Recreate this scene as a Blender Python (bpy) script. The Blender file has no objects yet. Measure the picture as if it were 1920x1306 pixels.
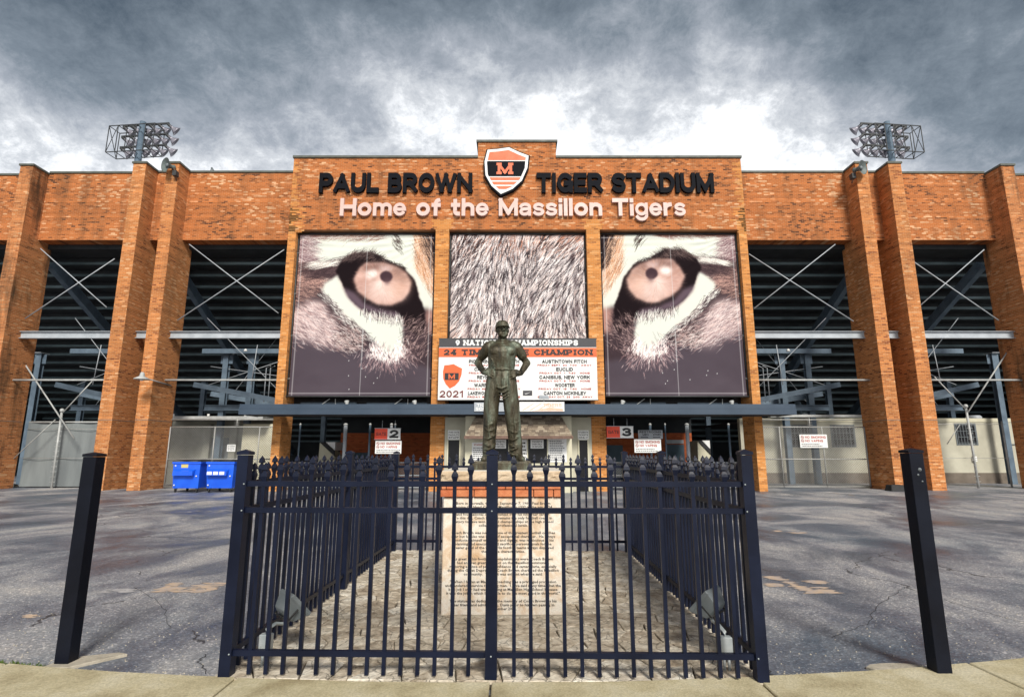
import bpy, bmesh, math, random
import numpy as np
from mathutils import Vector, Matrix, noise as mnoise

random.seed(7)
rng = np.random.default_rng(7)
S = bpy.context.scene
COL = S.collection
R = math.radians

# ------------------------------------------------------------------ camera
F_PX, PITCH, EYE = 1031.0, R(10.7), 1.62
cam_d = bpy.data.cameras.new('camera')
cam_d.sensor_width = 36.0
cam_d.lens = 36.0 * F_PX / 1920.0
cam_d.clip_start, cam_d.clip_end = 0.05, 3000.0
cam = bpy.data.objects.new('camera', cam_d)
COL.objects.link(cam)
cam.location = (0, 0, EYE)
cam.rotation_euler = (R(90) + PITCH, 0, 0)
S.camera = cam

# ------------------------------------------------------------------ world, sun, exposure
SUN_TO = Vector((0.20, -0.76, 0.62)).normalized()
W = bpy.data.worlds.new('World')
S.world = W
W.use_nodes = True
nt = W.node_tree
nt.nodes.clear()
def N(t, kind, **kw):
    n = t.nodes.new(kind)
    for k, v in kw.items():
        setattr(n, k, v)
    return n
def mth(t, op, a, b=None, clamp=False):
    n = N(t, 'ShaderNodeMath', operation=op, use_clamp=clamp)
    for i, v in enumerate((a, b)):
        if v is None: continue
        if isinstance(v, (int, float)): n.inputs[i].default_value = v
        else: t.links.new(v, n.inputs[i])
    return n.outputs[0]
def ramp(t, fac, stops, interp='LINEAR'):
    n = N(t, 'ShaderNodeValToRGB')
    n.color_ramp.interpolation = interp
    el = n.color_ramp.elements
    while len(el) > 1: el.remove(el[-1])
    for i, (p, c) in enumerate(stops):
        e = el[0] if i == 0 else el.new(p)
        e.position = p
        e.color = (c[0], c[1], c[2], 1) if len(c) == 3 else c
    t.links.new(fac, n.inputs[0])
    return n.outputs[0]
def mixc(t, fac, a, b, mode='MIX'):
    n = N(t, 'ShaderNodeMix', data_type='RGBA', blend_type=mode)
    for i, v in ((0, fac), (6, a), (7, b)):
        if isinstance(v, (int, float)): n.inputs[i].default_value = v
        elif isinstance(v, tuple): n.inputs[i].default_value = (*v, 1)
        else: t.links.new(v, n.inputs[i])
    return n.outputs[2]
def noise(t, vec, scale, detail=4, rough=.55, dist=0.0):
    n = N(t, 'ShaderNodeTexNoise')
    n.inputs['Scale'].default_value = scale
    n.inputs['Detail'].default_value = detail
    n.inputs['Roughness'].default_value = rough
    n.inputs['Distortion'].default_value = dist
    if vec is not None: t.links.new(vec, n.inputs['Vector'])
    return n.outputs['Fac']

tc = N(nt, 'ShaderNodeTexCoord')
sep = N(nt, 'ShaderNodeSeparateXYZ')
nt.links.new(tc.outputs['Generated'], sep.inputs[0])
zc = mth(nt, 'MAXIMUM', sep.outputs[2], 0.0)
zd = mth(nt, 'ADD', zc, 0.55)
cmb = N(nt, 'ShaderNodeCombineXYZ')
nt.links.new(mth(nt, 'DIVIDE', sep.outputs[0], zd), cmb.inputs[0])
nt.links.new(mth(nt, 'DIVIDE', sep.outputs[1], zd), cmb.inputs[1])
cmb.inputs[2].default_value = 31.5
n_big = noise(nt, cmb.outputs[0], 2.1, 8, .52, .25)
n_fine = noise(nt, cmb.outputs[0], 16.0, 8, .75, .2)
t_ = mth(nt, 'MULTIPLY', mth(nt, 'SUBTRACT', zc, 0.42), 2.55)
t_ = mth(nt, 'ADD', t_, mth(nt, 'MULTIPLY', mth(nt, 'POWER', mth(nt, 'ABSOLUTE', sep.outputs[0]), 2.0), .62))
t_ = mth(nt, 'ADD', t_, mth(nt, 'MULTIPLY', mth(nt, 'SUBTRACT', n_big, .5), 2.0))
t_ = mth(nt, 'ADD', t_, mth(nt, 'MULTIPLY', mth(nt, 'SUBTRACT', n_fine, .5), .7), clamp=True)
clouds = ramp(nt, t_, [(0.0, (.72, .73, .74)), (.13, (.44, .455, .475)), (.30, (.255, .275, .305)),
                       (.50, (.135, .160, .185)), (.78, (.052, .069, .086)), (1.0, (.024, .034, .047))])
sky = N(nt, 'ShaderNodeTexSky', sky_type='NISHITA')
sky.sun_disc = False
sky.sun_elevation = math.asin(SUN_TO.z)
sky.sun_rotation = math.atan2(SUN_TO.x, SUN_TO.y)
sc = N(nt, 'ShaderNodeVectorMath', operation='SCALE')
nt.links.new(clouds, sc.inputs[0])
sc.inputs['Scale'].default_value = 5.7
bg = N(nt, 'ShaderNodeBackground')
bg.inputs['Strength'].default_value = 0.1
nt.links.new(mixc(nt, .95, sky.outputs[0], sc.outputs[0]), bg.inputs['Color'])
wo = N(nt, 'ShaderNodeOutputWorld')
nt.links.new(bg.outputs[0], wo.inputs[0])

sun_d = bpy.data.lights.new('sun', 'SUN')
sun_d.energy = 1.5
sun_d.angle = R(14)
sun_d.color = (1.0, .95, .87)
sun = bpy.data.objects.new('sun', sun_d)
COL.objects.link(sun)
sun.rotation_euler = SUN_TO.to_track_quat('Z', 'Y').to_euler()
sun.location = (20, -30, 40)

S.view_settings.view_transform = 'Standard'
S.view_settings.look = 'None'
S.view_settings.gamma = 1.0
S.view_settings.use_curve_mapping = False
S.view_settings.exposure = 1.52

# ------------------------------------------------------------------ helpers
def at(x, y, Y):
    """A point of the place at depth Y, measured on the photograph (1920 x 1306)."""
    v = (653 - y) / F_PX; u = (x - 960) / F_PX
    dy = math.cos(PITCH) - v * math.sin(PITCH); dz = math.sin(PITCH) + v * math.cos(PITCH)
    t = Y / dy
    return Vector((u * t, Y, EYE + dz * t))
def gr(x, y, Z=0.0):
    v = (653 - y) / F_PX; u = (x - 960) / F_PX
    dy = math.cos(PITCH) - v * math.sin(PITCH); dz = math.sin(PITCH) + v * math.cos(PITCH)
    t = (Z - EYE) / dz
    return Vector((u * t, dy * t, Z))

class MB:
    def __init__(self): self.v = []; self.f = []; self.sm = []
    def add(self, vs, fs, smooth=False):
        b = len(self.v)
        self.v += [tuple(p) for p in vs]
        self.f += [tuple(i + b for i in q) for q in fs]
        self.sm += [smooth] * len(fs)
        return self
    def box(self, x0, x1, y0, y1, z0, z1):
        vs = [(x, y, z) for z in (z0, z1) for y in (y0, y1) for x in (x0, x1)]
        return self.add(vs, [(0, 2, 3, 1), (4, 5, 7, 6), (0, 1, 5, 4), (2, 6, 7, 3), (0, 4, 6, 2), (1, 3, 7, 5)])
    def bar(self, p0, p1, w, h, up=(0, 0, 1)):
        p0 = Vector(p0); p1 = Vector(p1); d = (p1 - p0).normalized(); u = Vector(up)
        if abs(d.dot(u)) > .98: u = Vector((0, 1, 0))
        s = d.cross(u).normalized(); u = s.cross(d).normalized()
        vs = [p + s * a * w / 2 + u * b * h / 2 for p in (p0, p1) for a, b in ((-1, -1), (1, -1), (1, 1), (-1, 1))]
        return self.add(vs, [(3, 2, 1, 0), (4, 5, 6, 7), (0, 1, 5, 4), (1, 2, 6, 5), (2, 3, 7, 6), (3, 0, 4, 7)])
    def tube(self, pts, r, n=8, cap=True):
        pts = [Vector(p) for p in pts]
        rs = r if isinstance(r, (list, tuple)) else [r] * len(pts)
        vs = []; fs = []
        for i, p in enumerate(pts):
            d = (pts[min(i + 1, len(pts) - 1)] - pts[max(i - 1, 0)]).normalized()
            u = Vector((0, 0, 1)) if abs(d.z) < .9 else Vector((0, 1, 0))
            s = d.cross(u).normalized(); u = s.cross(d)
            for k in range(n):
                a = 2 * math.pi * k / n
                vs.append(p + (s * math.cos(a) + u * math.sin(a)) * rs[i])
        for i in range(len(pts) - 1):
            for k in range(n):
                a, b = i * n + k, i * n + (k + 1) % n
                fs.append((a, b, b + n, a + n))
        if cap:
            fs.append(tuple(range(n))[::-1]); fs.append(tuple(range((len(pts) - 1) * n, len(pts) * n)))
        return self.add(vs, fs, True)
    def lathe(self, prof, o=(0, 0, 0), axis=(0, 0, 1), n=16, sx=1, sy=1):
        q = Vector((0, 0, 1)).rotation_difference(Vector(axis).normalized()); o = Vector(o)
        vs = []; fs = []
        for r, z in prof:
            for k in range(n):
                a = 2 * math.pi * (k + .5) / n
                vs.append(o + q @ Vector((r * math.cos(a) * sx, r * math.sin(a) * sy, z)))
        for i in range(len(prof) - 1):
            for k in range(n):
                a, b = i * n + k, i * n + (k + 1) % n
                fs.append((a, b, b + n, a + n))
        fs.append(tuple(range(n))[::-1]); fs.append(tuple(range((len(prof) - 1) * n, len(prof) * n)))
        return self.add(vs, fs, n > 6)
    def prism(self, poly, y0, y1):
        """poly: (x, z) points counter-clockwise as seen from -Y; solid from y0 (front) to y1."""
        n = len(poly)
        vs = [(x, y0, z) for x, z in poly] + [(x, y1, z) for x, z in poly]
        fs = [tuple(range(n)), tuple(range(n, 2 * n))[::-1]]
        fs += [(i + n, (i + 1) % n + n, (i + 1) % n, i) for i in range(n)]
        return self.add(vs, fs)
    def slab(self, poly, z0, z1, inset=0.0):
        n = len(poly)
        cx = sum(p[0] for p in poly) / n; cy = sum(p[1] for p in poly) / n
        vs = [(x, y, z0) for x, y in poly]
        if inset:
            d = inset
            vs += [(x, y, z1 - d) for x, y in poly]
            for x, y in poly:
                l = math.hypot(x - cx, y - cy) + 1e-6
                vs.append((x - (x - cx) / l * d, y - (y - cy) / l * d, z1))
            fs = [(i, (i + 1) % n, (i + 1) % n + n, i + n) for i in range(n)]
            fs += [(i + n, (i + 1) % n + n, (i + 1) % n + 2 * n, i + 2 * n) for i in range(n)]
            fs += [tuple(range(2 * n, 3 * n))]
        else:
            vs += [(x, y, z1) for x, y in poly]
            fs = [(i, (i + 1) % n, (i + 1) % n + n, i + n) for i in range(n)] + [tuple(range(n, 2 * n))]
        fs.append(tuple(range(n))[::-1])
        return self.add(vs, fs)
    def mesh(self, name):
        m = bpy.data.meshes.new(name)
        m.from_pydata(self.v, [], self.f)
        m.polygons.foreach_set('use_smooth', self.sm)
        m.update()
        return m
    def build(self, name, mat, parent=None, bevel=0):
        m = self.mesh(name)
        if bevel:
            bm = bmesh.new(); bm.from_mesh(m)
            bmesh.ops.bevel(bm, geom=bm.edges[:], offset=bevel, segments=1, affect='EDGES')
            bm.to_mesh(m); bm.free()
        return obj(name, m, mat, parent)

def obj(name, mesh, mat=None, parent=None, loc=None):
    o = bpy.data.objects.new(name, mesh)
    COL.objects.link(o)
    if mat is not None and not mesh.materials: mesh.materials.append(mat)
    if parent is not None: o.parent = parent
    if loc is not None: o.location = loc
    return o
def tag(o, label, cat, group=None):
    o['label'] = label; o['category'] = cat
    if group: o['group'] = group
    return o
def thing(name, label, cat, loc=(0, 0, 0), group=None, rz=0.0):
    o = bpy.data.objects.new(name, None)
    COL.objects.link(o)
    o.location = loc; o.rotation_euler = (0, 0, rz); o.empty_display_size = .2
    return tag(o, label, cat, group)
def struct(o): o['kind'] = 'structure'; return o
def stuff(o): o['kind'] = 'stuff'; return o
def local(o, p): return Vector(p) - o.location

# ------------------------------------------------------------------ materials
def newmat(name):
    m = bpy.data.materials.new(name); m.use_nodes = True
    t = m.node_tree
    return m, t, t.nodes['Principled BSDF']
def pm(name, c1, c2=None, scale=8.0, rough=.6, metal=0.0, bump=0.0, bscale=None, stretch=None, detail=5, spec=None, lo=.35, hi=.65):
    m, t, b = newmat(name)
    b.inputs['Roughness'].default_value = rough
    b.inputs['Metallic'].default_value = metal
    if spec is not None: b.inputs['Specular IOR Level'].default_value = spec
    g = N(t, 'ShaderNodeNewGeometry')
    vec = g.outputs['Position']
    if stretch:
        mp = N(t, 'ShaderNodeMapping'); mp.inputs['Scale'].default_value = stretch
        t.links.new(vec, mp.inputs[0]); vec = mp.outputs[0]
    c2 = c2 or tuple(x * .75 for x in c1)
    nf = noise(t, vec, scale, detail)
    t.links.new(ramp(t, nf, [(lo, c1), (hi, c2)]), b.inputs['Base Color'])
    r = mth(t, 'ADD', mth(t, 'MULTIPLY', nf, .25), rough - .12, clamp=True)
    t.links.new(r, b.inputs['Roughness'])
    if bump:
        bp = N(t, 'ShaderNodeBump'); bp.inputs['Strength'].default_value = 1.0; bp.inputs['Distance'].default_value = bump
        t.links.new(noise(t, vec, bscale or scale * 3, 6, .65), bp.inputs['Height'])
        t.links.new(bp.outputs[0], b.inputs['Normal'])
    return m

def brick_mat(name, main, dark, pale, mortar, dark_amt=.5, stain=0.0):
    m, t, b = newmat(name)
    g = N(t, 'ShaderNodeNewGeometry')
    sp = N(t, 'ShaderNodeSeparateXYZ'); t.links.new(g.outputs['Position'], sp.inputs[0])
    sn = N(t, 'ShaderNodeSeparateXYZ'); t.links.new(g.outputs['True Normal'], sn.inputs[0])
    side = mth(t, 'GREATER_THAN', mth(t, 'ABSOLUTE', sn.outputs[0]), .6)
    u = mth(t, 'ADD', mth(t, 'MULTIPLY', sp.outputs[0], mth(t, 'SUBTRACT', 1.0, side)), mth(t, 'MULTIPLY', sp.outputs[1], side))
    z = sp.outputs[2]
    BW, RH = .21, .0725
    row = mth(t, 'FLOOR', mth(t, 'DIVIDE', z, RH))
    fz = mth(t, 'FRACT', mth(t, 'DIVIDE', z, RH))
    uu = mth(t, 'ADD', mth(t, 'DIVIDE', u, BW), mth(t, 'MULTIPLY', row, .5))
    col = mth(t, 'FLOOR', uu); fu = mth(t, 'FRACT', uu)
    cv = N(t, 'ShaderNodeCombineXYZ')
    t.links.new(col, cv.inputs[0]); t.links.new(row, cv.inputs[1])
    wn = N(t, 'ShaderNodeTexWhiteNoise', noise_dimensions='2D'); t.links.new(cv.outputs[0], wn.inputs['Vector'])
    # neighbouring bricks of one firing lie in loose horizontal runs
    rv = N(t, 'ShaderNodeCombineXYZ')
    t.links.new(mth(t, 'MULTIPLY', col, .16), rv.inputs[0]); t.links.new(mth(t, 'MULTIPLY', row, .55), rv.inputs[1])
    run = noise(t, rv.outputs[0], 1.0, 3, .6)
    pos = N(t, 'ShaderNodeCombineXYZ'); t.links.new(u, pos.inputs[0]); t.links.new(z, pos.inputs[1])
    big = noise(t, pos.outputs[0], .45, 4, .6)
    val = mth(t, 'ADD', mth(t, 'MULTIPLY', wn.outputs['Value'], .58), mth(t, 'MULTIPLY', run, .55))
    val = mth(t, 'ADD', val, mth(t, 'MULTIPLY', mth(t, 'SUBTRACT', big, .5), dark_amt))
    c = ramp(t, val, [(.20, dark), (.31, tuple(.5 * a + .5 * d for a, d in zip(main, dark))), (.42, main), (.76, tuple(x * 1.12 for x in main)), (.92, pale)])
    wr = N(t, 'ShaderNodeTexWhiteNoise', noise_dimensions='1D'); t.links.new(row, wr.inputs['W'])
    rowt = ramp(t, wr.outputs['Value'], [(0, (.80, .78, .76)), (1, (1.17, 1.18, 1.2))])
    c = mixc(t, 1.0, c, rowt, 'MULTIPLY')
    mz = mth(t, 'MINIMUM', fz, mth(t, 'SUBTRACT', 1.0, fz))
    mu = mth(t, 'MINIMUM', fu, mth(t, 'SUBTRACT', 1.0, fu))
    joint = mth(t, 'MAXIMUM', mth(t, 'LESS_THAN', mz, .085), mth(t, 'LESS_THAN', mu, .035))
    c = mixc(t, mth(t, 'MULTIPLY', joint, .8), c, mortar)
    if stain:
        sv = N(t, 'ShaderNodeMapping'); sv.inputs['Scale'].default_value = (1.0, 1.0, .16)
        t.links.new(g.outputs['Position'], sv.inputs[0])
        sf = noise(t, sv.outputs[0], 1.5, 5, .6)
        sfac = ramp(t, sf, [(.48, (0, 0, 0)), (.66, (stain,) * 3)])
        c = mixc(t, sfac, c, (.045, .035, .022))
    t.links.new(c, b.inputs['Base Color'])
    b.inputs['Roughness'].default_value = .85
    b.inputs['Specular IOR Level'].default_value = .25
    bp = N(t, 'ShaderNodeBump'); bp.inputs['Distance'].default_value = .01; bp.inputs['Strength'].default_value = .7
    hgt = mth(t, 'ADD', mth(t, 'SUBTRACT', 1.0, joint), mth(t, 'MULTIPLY', wn.outputs['Value'], .5))
    t.links.new(hgt, bp.inputs['Height']); t.links.new(bp.outputs[0], b.inputs['Normal'])
    return m

ORANGE = (.43, .135, .036); BDARK = (.075, .024, .012); BPALE = (.68, .40, .22); MORT = (.50, .27, .14)
M_BRICK = brick_mat('orange_brick', ORANGE, BDARK, BPALE, MORT, .8, stain=.42)
M_BRICK_PIL = brick_mat('pilaster_brick', (.50, .185, .055), (.22, .06, .02), (.68, .38, .19), (.55, .32, .17), .5, stain=.25)
M_BRICK_STAIN = brick_mat('weathered_brick', (.47, .17, .055), (.20, .06, .02), (.62, .34, .17), (.5, .3, .16), .4, stain=.85)
M_BUFF = brick_mat('buff_brick', (.56, .225, .058), (.26, .085, .025), (.70, .38, .16), (.56, .33, .16), .4)
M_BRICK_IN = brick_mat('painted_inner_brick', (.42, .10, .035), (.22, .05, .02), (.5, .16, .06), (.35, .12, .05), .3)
M_COPING = pm('coping_metal', (.10, .105, .085), (.065, .07, .055), 3, .6)
M_BLUE = pm('canopy_blue_paint', (.026, .046, .075), (.038, .062, .095), 1.2, .5)
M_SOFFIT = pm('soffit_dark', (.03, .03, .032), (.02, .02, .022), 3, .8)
M_STEEL = pm('galvanised_steel', (.42, .45, .48), (.32, .35, .38), 2.5, .5, .0)
M_BSTEEL = pm('blue_grey_steel', (.12, .17, .22), (.075, .11, .15), 2.0, .55)
M_LIP = pm('tread_edge_steel', (.13, .19, .21), (.055, .085, .095), .6, .6)
M_DARK = pm('shaded_underside_steel', (.018, .024, .028), (.012, .016, .02), 1.5, .75)  # near-black because the darkness under the stand is put into the color
M_PIPE = pm('white_pipe', (.46, .47, .46), (.33, .34, .33), 4, .5)
M_CHAIN = pm('zinc_wire', (.40, .40, .38), (.30, .30, .285), 6, .5, .2)
M_WIRE = pm('dull_wire', (.16, .16, .155), (.24, .24, .23), 6, .55, .2)
M_BLACK = pm('black_navy_paint', (.003, .0052, .016), (.006, .010, .028), 3, .42, 0, .0012, 60, spec=.22)
M_POST = pm('black_post_paint', (.0022, .0032, .008), (.004, .006, .014), 3, .45, 0, .0012, 60, spec=.2)
M_LETTER = pm('black_sign_paint', (.003, .0035, .006), (.005, .006, .010), 4, .7, spec=.12)
M_PINK = pm('white_paint_brick_glow', (.66, .47, .42), (.61, .43, .38), 2, .5)  # white letters; the pink is orange brick reflection mixed into the color
M_WHITE = pm('white_enamel', (.78, .78, .76), (.70, .70, .68), 2.5, .45)
M_SIGNO = pm('sign_orange', (.72, .13, .03), (.66, .11, .025), 3, .5)
M_SIGNR = pm('sign_red_orange', (.80, .07, .025), (.74, .06, .02), 3, .5)
M_INK = pm('ink_black', (.012, .012, .014), (.018, .017, .02), 5, .6)
M_MAROON = pm('ink_maroon', (.16, .02, .02), (.12, .015, .015), 5, .6)
M_REDINK = pm('ink_red', (.42, .05, .03), (.36, .04, .025), 5, .6)
M_CHAR = pm('board_charcoal', (.035, .035, .04), (.045, .043, .048), 3, .5)
M_CREAM = pm('cream_paint', (.60, .57, .43), (.52, .49, .36), 1.5, .75, 0, .004, 9)
M_CREAM_OLD = pm('cream_block', (.50, .48, .38), (.40, .38, .30), 1.1, .8, 0, .006, 7)
M_PLINTH = pm('stained_plinth', (.17, .14, .11), (.11, .09, .07), 2, .85)
M_GLASS = pm('dark_glass', (.006, .0065, .008), (.010, .010, .012), 3, .3, spec=.25)
M_SHIN = [pm('shingle_tan', (.27, .215, .155), (.20, .155, .11), 20, .9, 0, .004, 60),
          pm('shingle_light', (.36, .30, .225), (.28, .225, .165), 20, .9, 0, .004, 60),
          pm('shingle_brown', (.17, .13, .095), (.13, .10, .075), 20, .9, 0, .004, 60)]
M_WOODTRIM = pm('brown_fascia', (.17, .10, .075), (.12, .07, .05), 6, .7)
M_DUMP = pm('dumpster_blue', (.008, .09, .66), (.012, .12, .74), 2.2, .4)
M_LID = pm('lid_black', (.02, .02, .022), (.03, .03, .032), 4, .5)
M_RUBBER = pm('rubber', (.015, .015, .015), (.03, .03, .03), 9, .8)
M_GREY = pm('lamp_grey', (.16, .18, .19), (.12, .14, .15), 6, .45)
M_ZINC = pm('conduit_zinc', (.42, .45, .46), (.30, .34, .35), 10, .45, .2)
M_BRONZE = None
M_TARP = pm('grey_tarp', (.20, .22, .22), (.13, .145, .15), .9, .85, 0, .02, 2.5, stretch=(1.6, 1.6, .25))
M_GALV = pm('lamp_dark', (.045, .048, .05), (.03, .032, .034), 5, .55)
M_REFL = pm('reflector_spun', (.30, .29, .33), (.22, .21, .25), 5, .4, .3)
M_HORN = pm('horn_green_grey', (.15, .18, .17), (.11, .135, .13), 4, .5)
M_DOOR = pm('door_blue', (.05, .10, .14), (.04, .08, .11), 3, .55)
M_CONC = pm('footing_concrete', (.50, .45, .36), (.36, .32, .25), 9, .9, 0, .01, 30)
M_LIME = pm('limestone', (.62, .50, .36), (.50, .37, .24), 7, .9, 0, .012, 22)
M_LIMETOP = pm('limestone_top', (.72, .68, .60), (.64, .59, .50), 5, .85, 0, .003, 30)
M_PBRICK = [pm('monument_brick_a', (.56, .17, .07), (.46, .12, .045), 14, .85, 0, .005, 60),
            pm('monument_brick_b', (.62, .23, .10), (.50, .15, .06), 14, .85, 0, .005, 60)]
M_MORTAR = pm('mortar', (.32, .22, .15), (.2, .13, .09), 12, .9)
M_MOSS = pm('moss', (.10, .17, .025), (.07, .10, .02), 14, .95, 0, .01, 40)
M_PAINT = pm('worn_road_paint', (.58, .42, .28), (.42, .36, .33), 9, .85)
M_PAINTW = pm('worn_white_paint', (.48, .46, .45), (.36, .35, .36), 9, .85)
def stone_mat(name, a, b_, c_, off):
    m, t, b = newmat(name)
    g = N(t, 'ShaderNodeNewGeometry'); P = g.outputs['Position']
    n1 = noise(t, P, 5.5 + off, 6, .65, .8); f = noise(t, P, 34, 5, .7)
    nz = N(t, 'ShaderNodeTexNoise'); nz.inputs['Scale'].default_value = 4; nz.inputs['Detail'].default_value = 4; t.links.new(P, nz.inputs['Vector'])
    sc_ = N(t, 'ShaderNodeVectorMath', operation='MULTIPLY_ADD'); t.links.new(nz.outputs['Color'], sc_.inputs[0]); sc_.inputs[1].default_value = (.22, .22, .22); t.links.new(P, sc_.inputs[2])
    vc = N(t, 'ShaderNodeTexVoronoi', feature='DISTANCE_TO_EDGE'); vc.inputs['Scale'].default_value = 6.5; t.links.new(sc_.outputs[0], vc.inputs['Vector'])
    vein = ramp(t, vc.outputs['Distance'], [(0, (.3,) * 3), (.03, (1.1,) * 3)])
    c = ramp(t, n1, [(.32, c_), (.47, b_), (.62, a)])
    c = mixc(t, .8, c, vein, 'MULTIPLY')
    c = mixc(t, .7, c, ramp(t, f, [(.3, (.7,) * 3), (.65, (1.35,) * 3)]), 'MULTIPLY')
    t.links.new(c, b.inputs['Base Color']); b.inputs['Roughness'].default_value = .75
    bp = N(t, 'ShaderNodeBump'); bp.inputs['Distance'].default_value = .018
    t.links.new(mth(t, 'ADD', mth(t, 'MULTIPLY', f, .5), mth(t, 'ADD', n1, mth(t, 'MULTIPLY', vein, .35))), bp.inputs['Height']); t.links.new(bp.outputs[0], b.inputs['Normal'])
    return m
M_STONE = [stone_mat('flag_a', (.66, .60, .49), (.46, .40, .31), (.27, .22, .155), 0), stone_mat('flag_b', (.72, .67, .57), (.52, .46, .37), (.31, .26, .19), 1), stone_mat('flag_c', (.60, .53, .42), (.40, .335, .25), (.24, .185, .13), 2)]
M_JOINT = pm('joint_dirt', (.10, .08, .055), (.06, .05, .035), 9, .95)
M_YELLOW = pm('sticker_yellow', (.62, .52, .18), (.55, .46, .15), 5, .5)

def asphalt():
    m, t, b = newmat('asphalt')
    g = N(t, 'ShaderNodeNewGeometry'); P = g.outputs['Position']
    mp = N(t, 'ShaderNodeMapping'); mp.inputs['Scale'].default_value = (.46, .30, 1); mp.inputs['Rotation'].default_value = (0, 0, R(-28))
    t.links.new(P, mp.inputs[0])
    streak = noise(t, mp.outputs[0], 1.15, 8, .66, .45)
    big = noise(t, P, .33, 5, .6, .4)
    fine = noise(t, P, 26, 4, .75)
    c = ramp(t, streak, [(.35, (.028, .048, .080)), (.42, (.075, .105, .150)), (.49, (.19, .205, .235)), (.55, (.33, .335, .35)), (.64, (.52, .495, .465))])
    tint = ramp(t, big, [(.33, (.12, .17, .215)), (.50, (.22, .215, .25)), (.66, (.32, .305, .295))])
    c = mixc(t, .28, c, tint)
    vo = N(t, 'ShaderNodeTexVoronoi'); vo.inputs['Scale'].default_value = 70; t.links.new(P, vo.inputs['Vector'])
    sepc = N(t, 'ShaderNodeSeparateColor'); t.links.new(vo.outputs['Color'], sepc.inputs[0])
    speck = ramp(t, sepc.outputs[0], [(.0, (.45,) * 3), (.6, (.9,) * 3), (.9, (1.35,) * 3), (.97, (2.9, 2.7, 2.4))])
    c = mixc(t, .55, c, speck, 'MULTIPLY')
    c = mixc(t, .6, c, ramp(t, fine, [(.3, (.6,) * 3), (.7, (1.35,) * 3)]), 'MULTIPLY')
    # broken crack lines
    wv = N(t, 'ShaderNodeMapping'); t.links.new(P, wv.inputs[0])
    vc = N(t, 'ShaderNodeTexVoronoi', feature='DISTANCE_TO_EDGE'); vc.inputs['Scale'].default_value = .32
    nz = N(t, 'ShaderNodeTexNoise'); nz.inputs['Scale'].default_value = 1.1; nz.inputs['Detail'].default_value = 6
    t.links.new(P, nz.inputs['Vector'])
    add = N(t, 'ShaderNodeVectorMath', operation='ADD'); t.links.new(P, add.inputs[0]); t.links.new(nz.outputs['Color'], add.inputs[1])
    t.links.new(add.outputs[0], vc.inputs['Vector'])
    crack = mth(t, 'LESS_THAN', vc.outputs['Distance'], .0035)
    crack = mth(t, 'MULTIPLY', crack, mth(t, 'GREATER_THAN', big, .5))
    c = mixc(t, mth(t, 'MULTIPLY', crack, .75), c, (.012, .012, .014))
    t.links.new(c, b.inputs['Base Color'])
    t.links.new(ramp(t, streak, [(.40, (.30,) * 3), (.60, (.75,) * 3)]), b.inputs['Roughness'])
    b.inputs['Specular IOR Level'].default_value = .5
    bp = N(t, 'ShaderNodeBump'); bp.inputs['Distance'].default_value = .006; bp.inputs['Strength'].default_value = .8
    t.links.new(mth(t, 'ADD', sepc.outputs[0], fine), bp.inputs['Height']); t.links.new(bp.outputs[0], b.inputs['Normal'])
    return m
M_ASPH = asphalt()

def walk_mat():
    m, t, b = newmat('sidewalk_concrete')
    g = N(t, 'ShaderNodeNewGeometry'); P = g.outputs['Position']
    a = noise(t, P, 2.2, 6, .65); f = noise(t, P, 60, 4, .8)
    c = ramp(t, a, [(.3, (.36, .295, .165)), (.5, (.56, .49, .31)), (.7, (.68, .62, .45))])
    c = mixc(t, .7, c, ramp(t, f, [(.3, (.5,) * 3), (.7, (1.25,) * 3)]), 'MULTIPLY')
    t.links.new(c, b.inputs['Base Color']); b.inputs['Roughness'].default_value = .9
    bp = N(t, 'ShaderNodeBump'); bp.inputs['Distance'].default_value = .006
    t.links.new(f, bp.inputs['Height']); t.links.new(bp.outputs[0], b.inputs['Normal'])
    return m
M_WALK = walk_mat()

def granite():
    m, t, b = newmat('polished_tan_granite')
    g = N(t, 'ShaderNodeNewGeometry'); P = g.outputs['Position']
    a = noise(t, P, 4.5, 6, .62, .6); f = noise(t, P, 90, 3, .7)
    c = ramp(t, a, [(.30, (.56, .36, .20)), (.44, (.70, .55, .40)), (.56, (.80, .74, .65)), (.74, (.66, .47, .30))])
    c = mixc(t, .35, c, ramp(t, f, [(.3, (.6,) * 3), (.7, (1.2,) * 3)]), 'MULTIPLY')
    t.links.new(c, b.inputs['Base Color']); b.inputs['Roughness'].default_value = .5
    return m
M_GRANITE = granite()

def bronze():
    m, t, b = newmat('weathered_bronze')
    g = N(t, 'ShaderNodeNewGeometry'); P = g.outputs['Position']
    mp = N(t, 'ShaderNodeMapping'); mp.inputs['Scale'].default_value = (1, 1, .3); t.links.new(P, mp.inputs[0])
    a = noise(t, mp.outputs[0], 9, 6, .6, .4); f = noise(t, P, 45, 5, .7)
    br = ramp(t, a, [(.36, (.024, .023, .015)), (.45, (.062, .049, .027)), (.54, (.090, .087, .057)), (.66, (.15, .18, .135))])
    side = N(t, 'ShaderNodeSeparateXYZ'); t.links.new(g.outputs['Position'], side.inputs[0])
    c = mixc(t, .5, br, ramp(t, f, [(.3, (.55,) * 3), (.7, (1.3,) * 3)]), 'MULTIPLY')
    t.links.new(c, b.inputs['Base Color'])
    b.inputs['Metallic'].default_value = .35
    b.inputs['Roughness'].default_value = .52
    bp = N(t, 'ShaderNodeBump'); bp.inputs['Distance'].default_value = .006; bp.inputs['Strength'].default_value = .6
    t.links.new(f, bp.inputs['Height']); t.links.new(bp.outputs[0], b.inputs['Normal'])
    return m
M_BRONZE = bronze()

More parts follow.
